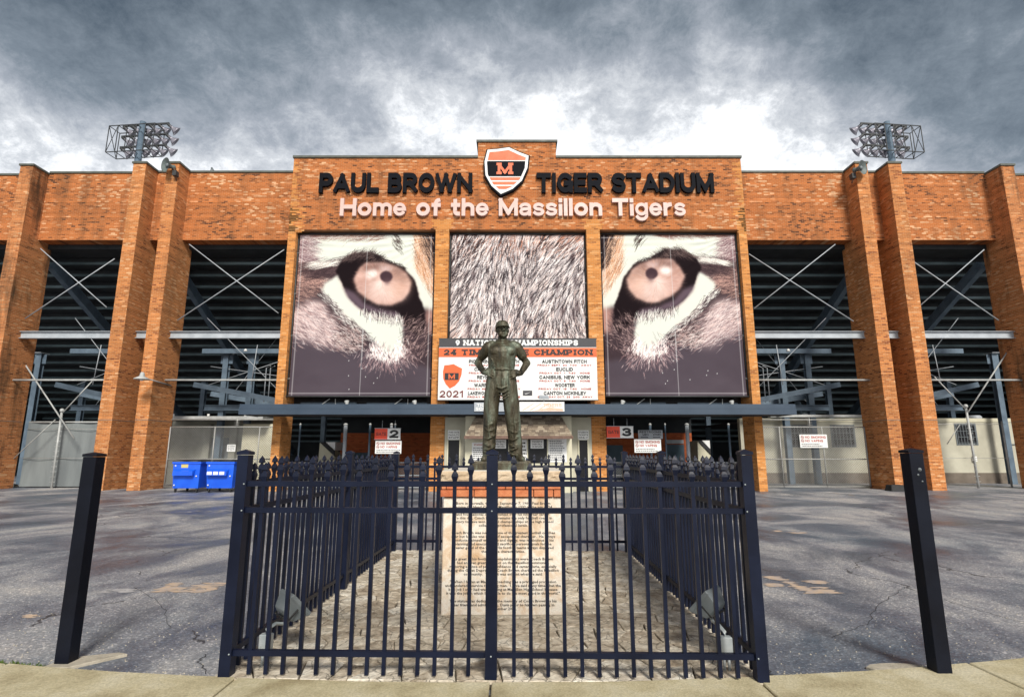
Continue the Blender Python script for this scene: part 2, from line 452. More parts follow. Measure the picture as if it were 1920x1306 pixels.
def print_mat(name):
    m, t, b = newmat(name)
    a = N(t, 'ShaderNodeAttribute'); a.attribute_name = 'print'
    t.links.new(a.outputs['Color'], b.inputs['Base Color'])
    b.inputs['Roughness'].default_value = .8; b.inputs['Specular IOR Level'].default_value = .06
    return m
M_PRINT = print_mat('banner_print')

# ------------------------------------------------------------------ text
def text_mesh(s, width=None, height=None, bold=0.0, depth=0.0, res=2, spacing=1.0, align='CENTER', line=1.0):
    """Mesh of built-in type standing in XZ, facing -Y, its box's corner at the origin (x0, z0)."""
    cu = bpy.data.curves.new('t', 'FONT')
    cu.body = s; cu.size = 1.0; cu.offset = bold; cu.extrude = depth / 2 if depth else 0.0
    cu.resolution_u = res; cu.align_x = align; cu.space_character = spacing; cu.space_line = line
    o = bpy.data.objects.new('t', cu); COL.objects.link(o)
    dg = bpy.context.evaluated_depsgraph_get()
    me = bpy.data.meshes.new_from_object(o.evaluated_get(dg))
    bpy.data.objects.remove(o); bpy.data.curves.remove(cu)
    n = len(me.vertices); co = np.empty(n * 3); me.vertices.foreach_get('co', co); co = co.reshape(-1, 3)
    lo = co.min(0); hi = co.max(0)
    sx = width / (hi[0] - lo[0]) if width else None
    sz = height / (hi[1] - lo[1]) if height else None
    sx = sx or sz or 1; sz = sz or sx
    out = np.empty_like(co)
    out[:, 0] = (co[:, 0] - lo[0]) * sx
    out[:, 2] = (co[:, 1] - lo[1]) * sz
    out[:, 1] = -co[:, 2]
    me.vertices.foreach_set('co', out.ravel()); me.materials.clear(); me.update()
    return me, (hi[0] - lo[0]) * sx, (hi[1] - lo[1]) * sz
def put_text(name, s, x0, x1, z0, z1, y, mat, parent, bold=.012, res=1, fit='both', depth=0.0, spacing=1.0, align='CENTER'):
    """Text fitted in the rectangle, its face at y, as one child part. Coordinates in parent's frame."""
    me, w, h = text_mesh(s, x1 - x0 if fit in ('both', 'w') else None, z1 - z0 if fit in ('both', 'h') else None, bold, depth, res, spacing)
    cx = (x0 + x1) / 2 - w / 2 if align == 'CENTER' else x0
    return obj(name, me, mat, parent, (cx, y, (z0 + z1) / 2 - h / 2))

# ------------------------------------------------------------------ heavy block lettering drawn with strokes
def arc(cx, cy, rx, ry, a0, a1, n=10):
    return [(cx + rx * math.cos(R(a0 + (a1 - a0) * i / n)), cy + ry * math.sin(R(a0 + (a1 - a0) * i / n))) for i in range(n + 1)]
def L_(*p): return list(p)
XH = .72
GLYPH = {  # width, strokes on a unit box
 'A': (.86, [L_((0, 0), (.5, 1)), L_((.5, 1), (1, 0)), L_((.2, .27), (.8, .27))]),
 'B': (.72, [L_((0, 0), (0, 1)), L_((0, 1), (.52, 1)) + arc(.52, .76, .40, .24, 90, -90) + [(0, .52)], L_((0, .52), (.58, .52)) + arc(.58, .26, .42, .26, 90, -90) + [(0, 0)]]),
 'C': (.80, [arc(.52, .5, .52, .5, 42, 318, 18)]),
 'D': (.78, [L_((0, 0), (0, 1)), L_((0, 1), (.42, 1)) + arc(.42, .5, .58, .5, 90, -90, 12) + [(0, 0)]]),
 'E': (.64, [L_((0, 0), (0, 1)), L_((0, 1), (1, 1)), L_((0, .51), (.88, .51)), L_((0, 0), (1, 0))]),
 'F': (.60, [L_((0, 0), (0, 1)), L_((0, 1), (1, 1)), L_((0, .50), (.85, .50))]),
 'G': (.84, [arc(.52, .5, .52, .5, 42, 345, 18), L_((.58, .46), (1, .46)), L_((1, .46), (1, 0))]),
 'H': (.78, [L_((0, 0), (0, 1)), L_((1, 0), (1, 1)), L_((0, .52), (1, .52))]),
 'I': (.0, [L_((0, 0), (0, 1))]),
 'J': (.58, [L_((1, 1), (1, .32)) + arc(.5, .32, .5, .32, 0, -165, 10)]),
 'K': (.78, [L_((0, 0), (0, 1)), L_((0, .36), (1, 1)), L_((.36, .62), (1, 0))]),
 'L': (.60, [L_((0, 0), (0, 1)), L_((0, 0), (1, 0))]),
 'M': (.95, [L_((0, 0), (0, 1)), L_((0, 1), (.5, .08)), L_((.5, .08), (1, 1)), L_((1, 1), (1, 0))]),
 'N': (.80, [L_((0, 0), (0, 1)), L_((0, 1), (1, 0)), L_((1, 0), (1, 1))]),
 'O': (.86, [arc(.5, .5, .5, .5, 90, 450, 24)]),
 'P': (.70, [L_((0, 0), (0, 1)), L_((0, 1), (.55, 1)) + arc(.55, .72, .45, .28, 90, -90) + [(0, .44)]]),
 'R': (.76, [L_((0, 0), (0, 1)), L_((0, 1), (.55, 1)) + arc(.55, .73, .42, .27, 90, -90) + [(0, .46)], L_((.48, .46), (1, 0))]),
 'S': (.72, [arc(.5, .755, .48, .245, 25, 265, 12) + arc(.5, .255, .5, .255, 85, -155, 12)]),
 'T': (.76, [L_((0, 1), (1, 1)), L_((.5, 0), (.5, 1))]),
 'U': (.78, [L_((0, 1), (0, .38)) + arc(.5, .38, .5, .38, 180, 360, 14) + [(1, 1)]]),
 'V': (.84, [L_((0, 1), (.5, 0)), L_((.5, 0), (1, 1))]),
 'W': (1.2, [L_((0, 1), (.25, 0)), L_((.25, 0), (.5, 1)), L_((.5, 1), (.75, 0)), L_((.75, 0), (1, 1))]),
 'X': (.80, [L_((0, 0), (1, 1)), L_((0, 1), (1, 0))]),
 'Y': (.80, [L_((0, 1), (.5, .46)), L_((1, 1), (.5, .46)), L_((.5, 0), (.5, .46))]),
 'Z': (.74, [L_((0, 1), (1, 1)), L_((1, 1), (0, 0)), L_((0, 0), (1, 0))]),
 '0': (.62, [arc(.5, .5, .5, .5, 90, 450, 20)]), '1': (.30, [L_((.0, .76), (1, 1)), L_((1, 1), (1, 0))]),
 '2': (.62, [arc(.5, .69, .48, .31, 165, -38, 12) + [(0, 0)], L_((0, 0), (1, 0))]),
 '3': (.62, [arc(.46, .75, .46, .25, 150, -90, 12), arc(.46, .26, .52, .26, 90, -152, 12)]),
 '4': (.66, [L_((.74, 0), (.74, 1)), L_((.74, 1), (0, .27)), L_((0, .27), (1, .27))]),
 '5': (.62, [L_((.95, 1), (.12, 1)), L_((.12, 1), (.06, .52)) + arc(.48, .32, .5, .32, 140, -150, 12)]),
 '6': (.62, [arc(.5, .31, .5, .31, 90, 450, 16), arc(.85, .31, .85, .69, 180, 105, 8)]),
 '7': (.60, [L_((0, 1), (1, 1)), L_((1, 1), (.35, 0))]),
 '8': (.62, [arc(.5, .76, .44, .24, 90, 450, 16), arc(.5, .27, .5, .27, 90, 450, 16)]),
 '9': (.62, [arc(.5, .69, .5, .31, 90, 450, 16), arc(.15, .69, .85, .69, 0, -75, 8)]),
 '.': (.0, [L_((0, 0), (0, .02))]), ',': (.0, [L_((0, -.1), (0, .02))]), ':': (.0, [L_((0, .05), (0, .07)), L_((0, .55), (0, .57))]), ' ': (.22, []),
 'h': (.56, [L_((0, 0), (0, 1)), L_((0, .40)) + arc(.5, .44, .5, .28, 170, 0, 10) + [(1, 0)]]),
 'n': (.56, [L_((0, 0), (0, XH)), L_((0, .40)) + arc(.5, .44, .5, .28, 170, 0, 10) + [(1, 0)]]),
 'm': (.95, [L_((0, 0), (0, XH)), L_((0, .44)) + arc(.25, .47, .25, .25, 170, 0, 9) + [(.5, 0)], L_((.5, .44)) + arc(.75, .47, .25, .25, 170, 0, 9) + [(1, 0)]]),
 'o': (.62, [arc(.5, .36, .5, .36, 90, 450, 20)]),
 'e': (.60, [L_((.0, .36), (1, .36)), arc(.5, .36, .5, .36, 0, 318, 18)]),
 'f': (.34, [L_((.42, 0), (.42, .74)) + arc(.95, .76, .53, .24, 180, 95, 6), L_((0, .68), (1, .68))]),
 't': (.34, [L_((.42, .95), (.42, .20)) + arc(.95, .20, .53, .20, 180, 275, 6), L_((0, .68), (1, .68))]),
 'a': (.56, [arc(.48, .53, .48, .19, 165, 0, 10) + [(.96, 0)], L_((.96, .40), (.45, .38)) + arc(.42, .19, .42, .19, 90, 270, 10) + [(.62, .02), (.96, .16)]]),
 's': (.52, [arc(.5, .545, .46, .175, 25, 265, 10) + arc(.5, .185, .5, .185, 85, -155, 10)]),
 'i': (.0, [L_((0, 0), (0, .60)), L_((0, .975), (0, 1))]), 'l': (.0, [L_((0, 0), (0, 1))]),
 'g': (.60, [arc(.5, .37, .5, .35, 90, 450, 18), L_((1, XH), (1, -.06)) + arc(.5, -.06, .5, .22, 0, -155, 9)]),
 'r': (.34, [L_((0, 0), (0, XH)), L_((0, .36)) + arc(.95, .36, .95, .36, 165, 95, 7)]),
}
def stroke_glyph(ch, w, depth, slab, hy):
    """one letter as a mesh builder; cap height 1, stroke width w; returns (MB, advance)."""
    W_, strokes = GLYPH[ch]
    if ch in 'aesg': w *= .80
    if ch == 'm': w *= .92
    m = MB(); hw = w / 2
    lo = -.28 if ch == 'g' else (-.14 if ch == ',' else 0.0)
    top = 1.0 if (ch.isupper() or ch.isdigit() or ch in 'hilft:') else XH + .0
    def mp(p):
        if ch.islower() and p[1] > 0: p = (p[0], p[1] * .95 if p[1] <= .72 else .684 + (p[1] - .72) * .316 / .28)
        return (hw + p[0] * W_, (hw + p[1] * (1 - w)) if p[1] >= 0 else hw + p[1])
    sts = [[mp(p) for p in st] for st in strokes]
    if slab:
        for st, raw in zip(list(sts), strokes):
            for e, nb in ((0, 1), (-1, -2)):
                if raw[e][1] in (0, 1) and abs(raw[e][0] - raw[nb][0]) < .8 * abs(raw[e][1] - raw[nb][1]) + 1e-6 and ch not in 'S0235689':
                    x, y = st[e]; q = w * .95
                    sts.append([(x - q + hw, y), (x + q - hw, y)])
    k = 0
    for st in sts:
        n = len(st); closed = n > 3 and abs(st[0][0] - st[-1][0]) + abs(st[0][1] - st[-1][1]) < 1e-6
        pts = [Vector(p) for p in st]; A = []; Bq = []
        for i, p in enumerate(pts):
            a = pts[i - 1] if i > 0 else (pts[-2] if closed else None)
            b = pts[i + 1] if i < n - 1 else (pts[1] if closed else None)
            d0 = (p - a).normalized() if a is not None and (p - a).length > 1e-9 else None
            d1 = (b - p).normalized() if b is not None and (b - p).length > 1e-9 else None
            d0 = d0 or d1; d1 = d1 or d0
            t = (d0 + d1).normalized() if (d0 + d1).length > .2 else d0
            nrm = Vector((-t.y, t.x)); c = max(.55, t.dot(d0))
            q = p.copy()
            if a is None: q = p - d1 * hw
            if b is None: q = p + d0 * hw
            A.append(q + nrm * hw / c); Bq.append(q - nrm * hw / c)
        y0 = -hy * k; k += 1
        def V(p): return (p.x, min(max(p.y, lo), top if top == 1.0 else 1.0))
        vs = []
        for p in A + Bq: x, z = V(p); vs.append((x, y0, z))
        fs = [(i + n, i + 1 + n, i + 1, i) for i in range(n - 1)]
        if depth:
            vs += [(x, y + depth, z) for x, y, z in vs]; N2 = 2 * n
            for i in range(n - 1):
                fs += [(i, i + 1, i + 1 + N2, i + N2), (i + n + N2, i + 1 + n + N2, i + 1 + n, i + n)]
            if not closed: fs += [(0, N2, n + N2, n), (n - 1, 2 * n - 1, 2 * n - 1 + N2, n - 1 + N2)]
        m.add(vs, fs)
    return m, W_ + w
def block_text(name, s, x0, x1, z0, z1, y, mat, parent, w=.2, gap=.10, depth=0.0, slab=False, each=False, hy=.0006, words=False):
    """Heavy letters fitted to x0..x1 with cap height z0..z1; front face at y (parent's frame)."""
    items = []; x = 0
    for ch in s:
        m, adv = stroke_glyph(ch, w, depth, slab, hy)
        items.append((x + (w * .5 if slab and ch in 'I1' else 0), m)); x += adv + gap + (w * .8 if slab and ch in 'I1' else 0) + (w * .35 if slab else 0)
    tot = x - gap; sx = (x1 - x0) / tot; sz = z1 - z0
    if each:
        for xo, m in items:
            if m.v:
                m.v = [((px) * sx, py, pz * sz) for px, py, pz in m.v]
                o = m.build(name, mat, parent); o.location = (x0 + xo * sx, y, z0)
        return None
    if words:
        b = MB()
        for (xo, m), ch in list(zip(items, s)) + [((0, None), ' ')]:
            if ch == ' ':
                if b.v: b.build(name, mat, parent)
                b = MB()
            else: b.add([(x0 + (px + xo) * sx, y + py, z0 + pz * sz) for px, py, pz in m.v], m.f)
        return None
    b = MB()
    for xo, m in items: b.add([(x0 + (px + xo) * sx, y + py, z0 + pz * sz) for px, py, pz in m.v], m.f)
    return b.build(name, mat, parent)

# ================================================================== GROUND
g = MB()
xs = [-1500, -60, -30, -8, 8, 30, 60, 1500]; ys = [-1500, -20, 0, 4, 10, 25, 50, 1500]
for x in range(len(xs)):
    pass
g.add([(x, y, 0) for y in ys for x in xs], [(j * 8 + i, j * 8 + i + 1, j * 8 + i + 9, j * 8 + i + 8) for j in range(7) for i in range(7)])
struct(g.build('parking_lot', M_ASPH))

# sidewalk of separate slabs along a gently bowed edge
def edge_y(x): return 4.235 + .026 * x * x + .012 * x
walk = thing('sidewalk', '', ''); del walk['label']; del walk['category']; struct(walk)
base = MB(); base.box(-9, 9, -3, 4.1, -.02, .006); base.build('bedding', M_JOINT, walk)
n_ = 40; ex = [-9 + 18 * i / n_ for i in range(n_ + 1)]
b_ = MB(); b_.add([(x, edge_y(x) - .05, .008) for x in ex] + [(x, edge_y(x) + .022 + random.uniform(0, .012), .008) for x in ex], [(i, i + 1, i + n_ + 2, i + n_ + 1) for i in range(n_)]); b_.build('edge_gap', M_JOINT, walk)
joints = [-7.7, -5.8, -3.86, -1.98, -.15, 1.75, 3.5, 5.4, 7.3]
for a, b in zip(joints, joints[1:]):
    for (ya, yb) in ((1.6, 3.2), (3.2, None)):
        m = MB(); k = 7; poly = []
        a2, b2 = a + .008, b - .008
        poly += [(a2, ya + .008), (b2, ya + .008)]
        if yb: poly += [(b2, yb - .008), (a2, yb - .008)]
        else:
            for i in range(k):
                x = b2 + (a2 - b2) * i / (k - 1)
                poly.append((x, edge_y(x) + random.uniform(-.006, .006)))
        m.slab(poly, -.02, .035 + random.uniform(0, .004), .008)
        m.build('concrete_slab', M_WALK, walk)

# moss and grit at the slab edge
g = MB()
for i in range(900):
    x = random.uniform(-4.6, -3.55); y = edge_y(x) + abs(random.gauss(.03, .03)); h = random.uniform(.008, .035); a = random.uniform(0, 6.28); w = .008
    dx, dy = math.cos(a) * w, math.sin(a) * w
    g.add([(x - dx, y - dy, .0), (x + dx, y + dy, .0), (x + random.uniform(-.02, .02), y + random.uniform(-.02, .02), h)], [(0, 1, 2)])
for i in range(160):
    x = random.choice((random.gauss(-3.3, .12), random.gauss(-2.15, .1))); y = edge_y(x) + abs(random.gauss(.02, .02)); h = random.uniform(.008, .025); a = random.uniform(0, 6.28); w = .006
    dx, dy = math.cos(a) * w, math.sin(a) * w
    g.add([(x - dx, y - dy, .0), (x + dx, y + dy, .0), (x + random.uniform(-.02, .02), y + random.uniform(-.02, .02), h)], [(0, 1, 2)])
stuff(g.build('moss_grass', M_MOSS))
g = MB()
for i in range(2600):
    x = random.uniform(-5.5, 5.5)
    if random.random() < .75: y = edge_y(x) + abs(random.gauss(0, .05))
    else: y = edge_y(x) + random.uniform(0, 1.3)
    if -2.05 < x < 1.8 and y > edge_y(x) + .03: continue
    r = random.uniform(.003, .009)
    g.add([(x - r, y, 0), (x, y - r, 0), (x + r, y, 0), (x, y + r, 0), (x, y, r)], [(0, 1, 4), (1, 2, 4), (2, 3, 4), (3, 0, 4)])
stuff(g.build('gravel', M_CONC))

# worn paint marks: broken flakes left on the asphalt
def worn_mark(x0, y0, x1, y1, n, mat, sx=.10, sy=.03, z=.004):
    a = gr(x0, y0); b = gr(x1, y1)
    xa, xb = sorted((a.x, b.x)); ya, yb = sorted((a.y, b.y))
    m = MB()
    for i in range(n):
        cx = random.uniform(xa, xb); cy = random.uniform(ya, yb)
        if mnoise.noise(Vector((cx * 3.1, cy * 2.2, x0 * .1))) < -.12: continue
        k = random.randint(5, 7); l = random.uniform(.4, 1.3) * sx; w = random.uniform(.4, 1.3) * sy
        ph = random.uniform(-.2, .2)
        pts = []
        for j in range(k):
            t = 2 * math.pi * j / k; r = random.uniform(.6, 1.1)
            pts.append((cx + math.cos(t) * l * r + ph * math.sin(t) * l, cy + math.sin(t) * w * r, z + i * 1e-6))
        m.add(pts, [tuple(range(k))])
    o = m.build('paint_marking', mat); struct(o)
for args in [(1432, 938, 1468, 946, 60, M_PAINT), (1470, 994, 1512, 1000, 60, M_PAINT), (1437, 1080, 1462, 1086, 50, M_PAINT), (1437, 1092, 1462, 1099, 60, M_PAINT),
             (1484, 1086, 1520, 1112, 150, M_PAINT), (1515, 1088, 1566, 1094, 60, M_PAINT), (1520, 1100, 1568, 1112, 120, M_PAINT), (1450, 992, 1460, 997, 16, M_PAINT),
             (1605, 912, 1632, 917, 40, M_PAINTW), (1560, 924, 1612, 929, 30, M_PAINT), (1750, 948, 1848, 953, 70, M_PAINTW), (1760, 926, 1790, 930, 30, M_PAINTW),
             (170, 950, 245, 956, 90, M_PAINTW), (240, 947, 296, 951, 60, M_PAINTW), (360, 941, 425, 945, 60, M_PAINTW), (356, 956, 420, 961, 60, M_PAINTW),
             (330, 1092, 385, 1110, 120, M_PAINT), (306, 1101, 332, 1105, 25, M_PAINT), (205, 1104, 240, 1110, 25, M_PAINTW), (60, 1150, 92, 1158, 25, M_PAINT), (0, 956, 60, 962, 50, M_PAINTW),
             (1700, 915, 1745, 919, 24, M_PAINTW), (1845, 942, 1900, 946, 30, M_PAINTW), (440, 936, 470, 939, 30, M_PAINTW)]:
    worn_mark(*args)

M_TAR = pm('crack_filler', (.05, .052, .058), (.035, .036, .042), 8, .8)
def seam(pts, w, mat):
    P_ = [gr(*p) for p in pts]; q = []
    for a, b in zip(P_, P_[1:]):
        for k in range(8): q.append(a.lerp(b, k / 8) + Vector((random.gauss(0, .012), random.gauss(0, .012), 0)))
    q.append(P_[-1]); m = MB(); vs = []
    for k, p in enumerate(q):
        d = (q[min(k + 1, len(q) - 1)] - q[max(k - 1, 0)]).normalized(); n_ = Vector((-d.y, d.x, 0)) * w * random.uniform(.4, 1)
        vs += [p + n_ + Vector((0, 0, .0045)), p - n_ + Vector((0, 0, .0045))]
    m.add(vs, [(2 * k + 1, 2 * k + 3, 2 * k + 2, 2 * k) for k in range(len(q) - 1)])
    struct(m.build('asphalt_crack', mat))
for pts, w in ((((168, 1007), (290, 1006), (424, 1009)), .012), (((1800, 982), (1870, 979), (1918, 980)), .012), (((1440, 1258), (1456, 1272), (1474, 1284)), .016), (((395, 1262), (372, 1240), (384, 1226)), .008),
               (((1540, 945), (1640, 952), (1690, 958)), .02), (((20, 985), (70, 979), (110, 981)), .012), (((1700, 1100), (1650, 1130), (1625, 1170), (1560, 1195)), .006), (((250, 1100), (300, 1130), (320, 1175)), .006)):
    seam(pts, w * .7, M_TAR)

# ================================================================== FENCED PLOT
FX, FY, FR = -.15, 4.31, R(-1.28)
plot = thing('paved_plot', '', '', (FX, FY, 0), rz=FR); del plot['label']; del plot['category']; struct(plot)
PW, PD = 2.0, 5.22
MB().box(-PW, PW, -.05, PD, -.05, .012).build('bedding', M_JOINT, plot)
seeds = []
nx, ny = 14, 18
for j in range(ny):
    for i in range(nx):
        seeds.append((-PW + (i + .5 + random.uniform(-.42, .42)) * 2 * PW / nx, -.05 + (j + .5 + random.uniform(-.42, .42)) * (PD + .05) / ny))
def clip(poly, a, b, c):  # keep a*x+b*y<=c
    out = []
    for i in range(len(poly)):
        p, q = poly[i], poly[(i + 1) % len(poly)]
        dp = a * p[0] + b * p[1] - c; dq = a * q[0] + b * q[1] - c
        if dp <= 0: out.append(p)
        if dp * dq < 0:
            t = dp / (dp - dq); out.append((p[0] + (q[0] - p[0]) * t, p[1] + (q[1] - p[1]) * t))
    return out
for k, (sx, sy) in enumerate(seeds):
    poly = [(-PW, -.05), (PW, -.05), (PW, PD), (-PW, PD)]
    for (ox, oy) in seeds:
        d = math.hypot(ox - sx, oy - sy)
        if 0 < d < 1.3:
            a, b = (ox - sx) / d, (oy - sy) / d
            poly = clip(poly, a, b, a * (sx + ox) / 2 + b * (sy + oy) / 2 - .0035)
            if len(poly) < 3: break
    if len(poly) < 3: continue
    # ragged edges
    pp = []
    for i in range(len(poly)):
        p, q = poly[i], poly[(i + 1) % len(poly)]
        pp.append(p)
        L = math.hypot(q[0] - p[0], q[1] - p[1])
        if L > .16:
            t = random.uniform(.35, .65); o = random.uniform(-.012, .003)
            nx_, ny_ = (q[1] - p[1]) / L, -(q[0] - p[0]) / L
            pp.append((p[0] + (q[0] - p[0]) * t + nx_ * o, p[1] + (q[1] - p[1]) * t + ny_ * o))
    cx = sum(p[0] for p in pp) / len(pp); cy = sum(p[1] for p in pp) / len(pp)
    m = MB(); m.slab([(x - cx, y - cy) for x, y in pp], 0, .019 + random.uniform(0, .009), .006)
    o = m.build('paving_stone', random.choice(M_STONE), plot)
    o.location = (cx, cy, .010)

fence = thing('picket_fence', 'black metal picket fence with spear tops enclosing the monument on all four sides', 'fence', (FX, FY, 0), rz=FR)
HW, DEP = 1.92, 5.14
PS = .084
post_m = MB().box(-PS / 2, PS / 2, -PS / 2, PS / 2, 0, 1.60).mesh('post'); post_m.materials.append(M_BLACK)
cap_b = MB(); c_ = PS / 2 + .006
cap_b.box(-c_, c_, -c_, c_, 1.603, 1.625)
cap_b.add([(-c_, -c_, 1.625), (c_, -c_, 1.625), (c_, c_, 1.625), (-c_, c_, 1.625), (0, 0, 1.645)], [(0, 1, 4), (1, 2, 4), (2, 3, 4), (3, 0, 4)])
cap_m = cap_b.mesh('post_cap'); cap_m.materials.append(M_BLACK)
bolt_m = MB().lathe([(.006, 0), (.006, .006), (.003, .009)], (0, 0, 0), (0, -1, 0), 8).mesh('bolt'); bolt_m.materials.append(M_ZINC)
posts = [(-HW, 0), (0, 0), (HW, 0), (-HW, 2.6), (HW, 2.6), (-HW, DEP), (HW, DEP), (0, DEP)]
for (x, y) in posts:
    p = obj('post', post_m, None, fence, (x, y, 0))
    obj('post_cap', cap_m, None, p)
    if y == 0:
        for z in (1.19, 1.385, .19):
            obj('bolt', bolt_m, None, p, ((.028 if x < 0 else -.028) if x else .0, -PS / 2, z))
def picket_meshes(top):
    w = .0135
    b = MB().box(-w, w, -w, w, .05, top - .17).mesh('picket'); b.materials.append(M_BLACK)
    s2 = 2 ** .5
    f = MB().lathe([(w * s2, top - .17), (w * s2, top - .145), (.0255 * s2, top - .105), (.021 * s2, top - .085), (.011 * s2, top - .068), (.010 * s2, top - .060), (.0245 * s2, top - .055), (.019 * s2, top - .03), (.001, top)], n=4, sy=.75).mesh('finial'); f.materials.append(M_BLACK)
    return b, f
PK = [picket_meshes(1.595), picket_meshes(1.545)]
def picket_run(x0, y0, x1, y1, first=0):
    L = math.hypot(x1 - x0, y1 - y0); n = round((L - PS) / .1225) - 1
    s = PS / 2; step = (L - PS) / (n + 1)
    for i in range(1, n + 1):
        t = (s + step * i) / L
        b, f = PK[(i + first) % 2]
        p = obj('picket', b, None, fence, (x0 + (x1 - x0) * t, y0 + (y1 - y0) * t, 0))
        if x0 == x1: p.rotation_euler.z = R(90)
        obj('finial', f, None, p)
    dx, dy = (x1 - x0) / L, (y1 - y0) / L
    for z in (1.385, 1.19, .19):
        m = MB()
        a = Vector((x0 + dx * s, y0 + dy * s, z)); b_ = Vector((x1 - dx * s, y1 - dy * s, z))
        m.bar(a, b_, .036, .040)
        m.build('rail', M_BLACK, fence)
picket_run(-HW, 0, 0, 0); picket_run(0, 0, HW, 0, 1)
for s in (-1, 1):
    picket_run(s * HW, 0, s * HW, 2.6); picket_run(s * HW, 2.6, s * HW, DEP)
picket_run(-HW, DEP, 0, DEP); picket_run(0, DEP, HW, DEP, 1)

# two lone posts by the sidewalk
def bollard(x, y, h, label):
    t = thing('bollard', label, 'bollard', (x, y, 0), 'square black posts along the sidewalk edge')
    MB().box(-.055, .055, -.055, .055, 0, h).build('post', M_POST, t, .003)
    b = MB(); b.box(-.059, .059, -.059, .059, h + .002, h + .022)
    b.add([(-.059, -.059, h + .022), (.059, -.059, h + .022), (.059, .059, h + .022), (-.059, .059, h + .022), (0, 0, h + .04)], [(0, 1, 4), (1, 2, 4), (2, 3, 4), (3, 0, 4)])
    b.build('post_cap', M_POST, t)
    return t
bl = bollard(-3.475, 4.665, 1.585, 'tall square black post standing alone with a broken triangular concrete footing')
b_ = MB(); b_.slab([(-.09, -.13), (.10, -.12), (.36, .17), (.28, .20), (.04, .12), (-.08, .02)], 0, .022, .006); b_.build('footing', M_CONC, bl)
br_ = bollard(3.165, 4.44, 1.615, 'tall square black post standing alone with a rounded concrete footing and small stickers')
pts = [(-.24 + .22 * math.cos(a) * (1 + .1 * math.sin(3 * a)), .10 + .10 * math.sin(a)) for a in np.linspace(0, 2 * math.pi, 14)[:-1]]
b_ = MB(); b_.slab(pts, 0, .022, .006); b_.build('footing', M_CONC, br_)
st_ = MB()
for (dx, z, r) in ((.012, 1.49, .014), (-.006, 1.45, .008), (.02, 1.40, .007)):
    st_.lathe([(r, 0), (r, .002)], (dx, -.0552, z), (0, -1, 0), 12)
    st_.lathe([(r * .6, 0), (r * .6, .001)], (dx, -.0575, z), (0, -1, 0), 10)
st_.build('sticker', M_GREY, br_)

# ================================================================== MONUMENT
PX0, PX1, PY0, PY1 = -.71, .51, 5.88, 7.02
ped = thing('monument_pedestal', 'tan granite pedestal with engraved text, brick band and rough stone cap under the statue', 'pedestal', ((PX0 + PX1) / 2, (PY0 + PY1) / 2, 0))
ox, oy = ped.location.x, ped.location.y
hx, hy = (PX1 - PX0) / 2, (PY1 - PY0) / 2
MB().box(-hx, hx, -hy, hy, .018, 1.165).build('granite_block', M_GRANITE, ped, .008)
MB().box(-hx + .03, hx - .03, -hy + .03, hy - .03, 1.165, 1.335).build('core', M_MORTAR, ped)
# bricks one by one
def brick_course(z0, h, out, off):
    L = .205
    X, Y = hx + out, hy + out
    def run(a0, a1, horiz, sgn):
        p = a0 - off * L
        while p < a1 - .01:
            q0, q1 = max(p, a0), min(p + L, a1)
            if q1 - q0 > .02:
                j = random.uniform(0, .004)
                m = MB()
                if horiz: m.box(q0 + .004, q1 - .004, min(sgn * (Y + j), sgn * (Y - .09)), max(sgn * (Y + j), sgn * (Y - .09)), z0 + .004, z0 + h - .004)
                else: m.box(min(sgn * (X + j), sgn * (X - .09)), max(sgn * (X + j), sgn * (X - .09)), q0 + .004, q1 - .004, z0 + .004, z0 + h - .004)
                m.build('brick', random.choice(M_PBRICK), ped, .003)
            p += L
    run(-X, X, True, -1); run(-X, X, True, 1)
    run(-Y + .092, Y - .092, False, -1); run(-Y + .092, Y - .092, False, 1)
brick_course(1.168, .075, .03, .3)
brick_course(1.243, .075, .022, .75)
# rough limestone cap
bm = bmesh.new()
bmesh.ops.create_grid(bm, x_segments=1, y_segments=1, size=.5)
bm.free()
m = MB(); NX, NZ = 60, 6
cz0, cz1 = 1.325, 1.43
ring = []
X, Y = hx + .035, hy + .045
per = [(-X + 2 * X * i / NX, -Y) for i in range(NX)] + [(X, -Y + 2 * Y * i / NX) for i in range(NX)] + [(X - 2 * X * i / NX, Y) for i in range(NX)] + [(-X, Y - 2 * Y * i / NX) for i in range(NX)]
npz = len(per); vs = []; fs = []
for j in range(NZ + 1):
    z = cz0 + (cz1 - cz0) * j / NZ
    for (x, y) in per:
        d = .018 * mnoise.fractal(Vector((x * 9, y * 9, z * 22)), .8, 2.1, 4) if 0 < j < NZ else -.012
        s = 1 + d / X
        vs.append((x * s, y * s, z))
for j in range(NZ):
    for i in range(npz):
        a, b = j * npz + i, j * npz + (i + 1) % npz
        fs.append((a, b, b + npz, a + npz))
fs.append(tuple(range(npz))[::-1])
m.add(vs, fs); m.build('rough_cap', M_LIME, ped)
MB().box(-X + .012, X - .012, -Y + .012, Y - .012, cz1 - .01, cz1 + .004).build('cap_top', M_LIMETOP, ped)
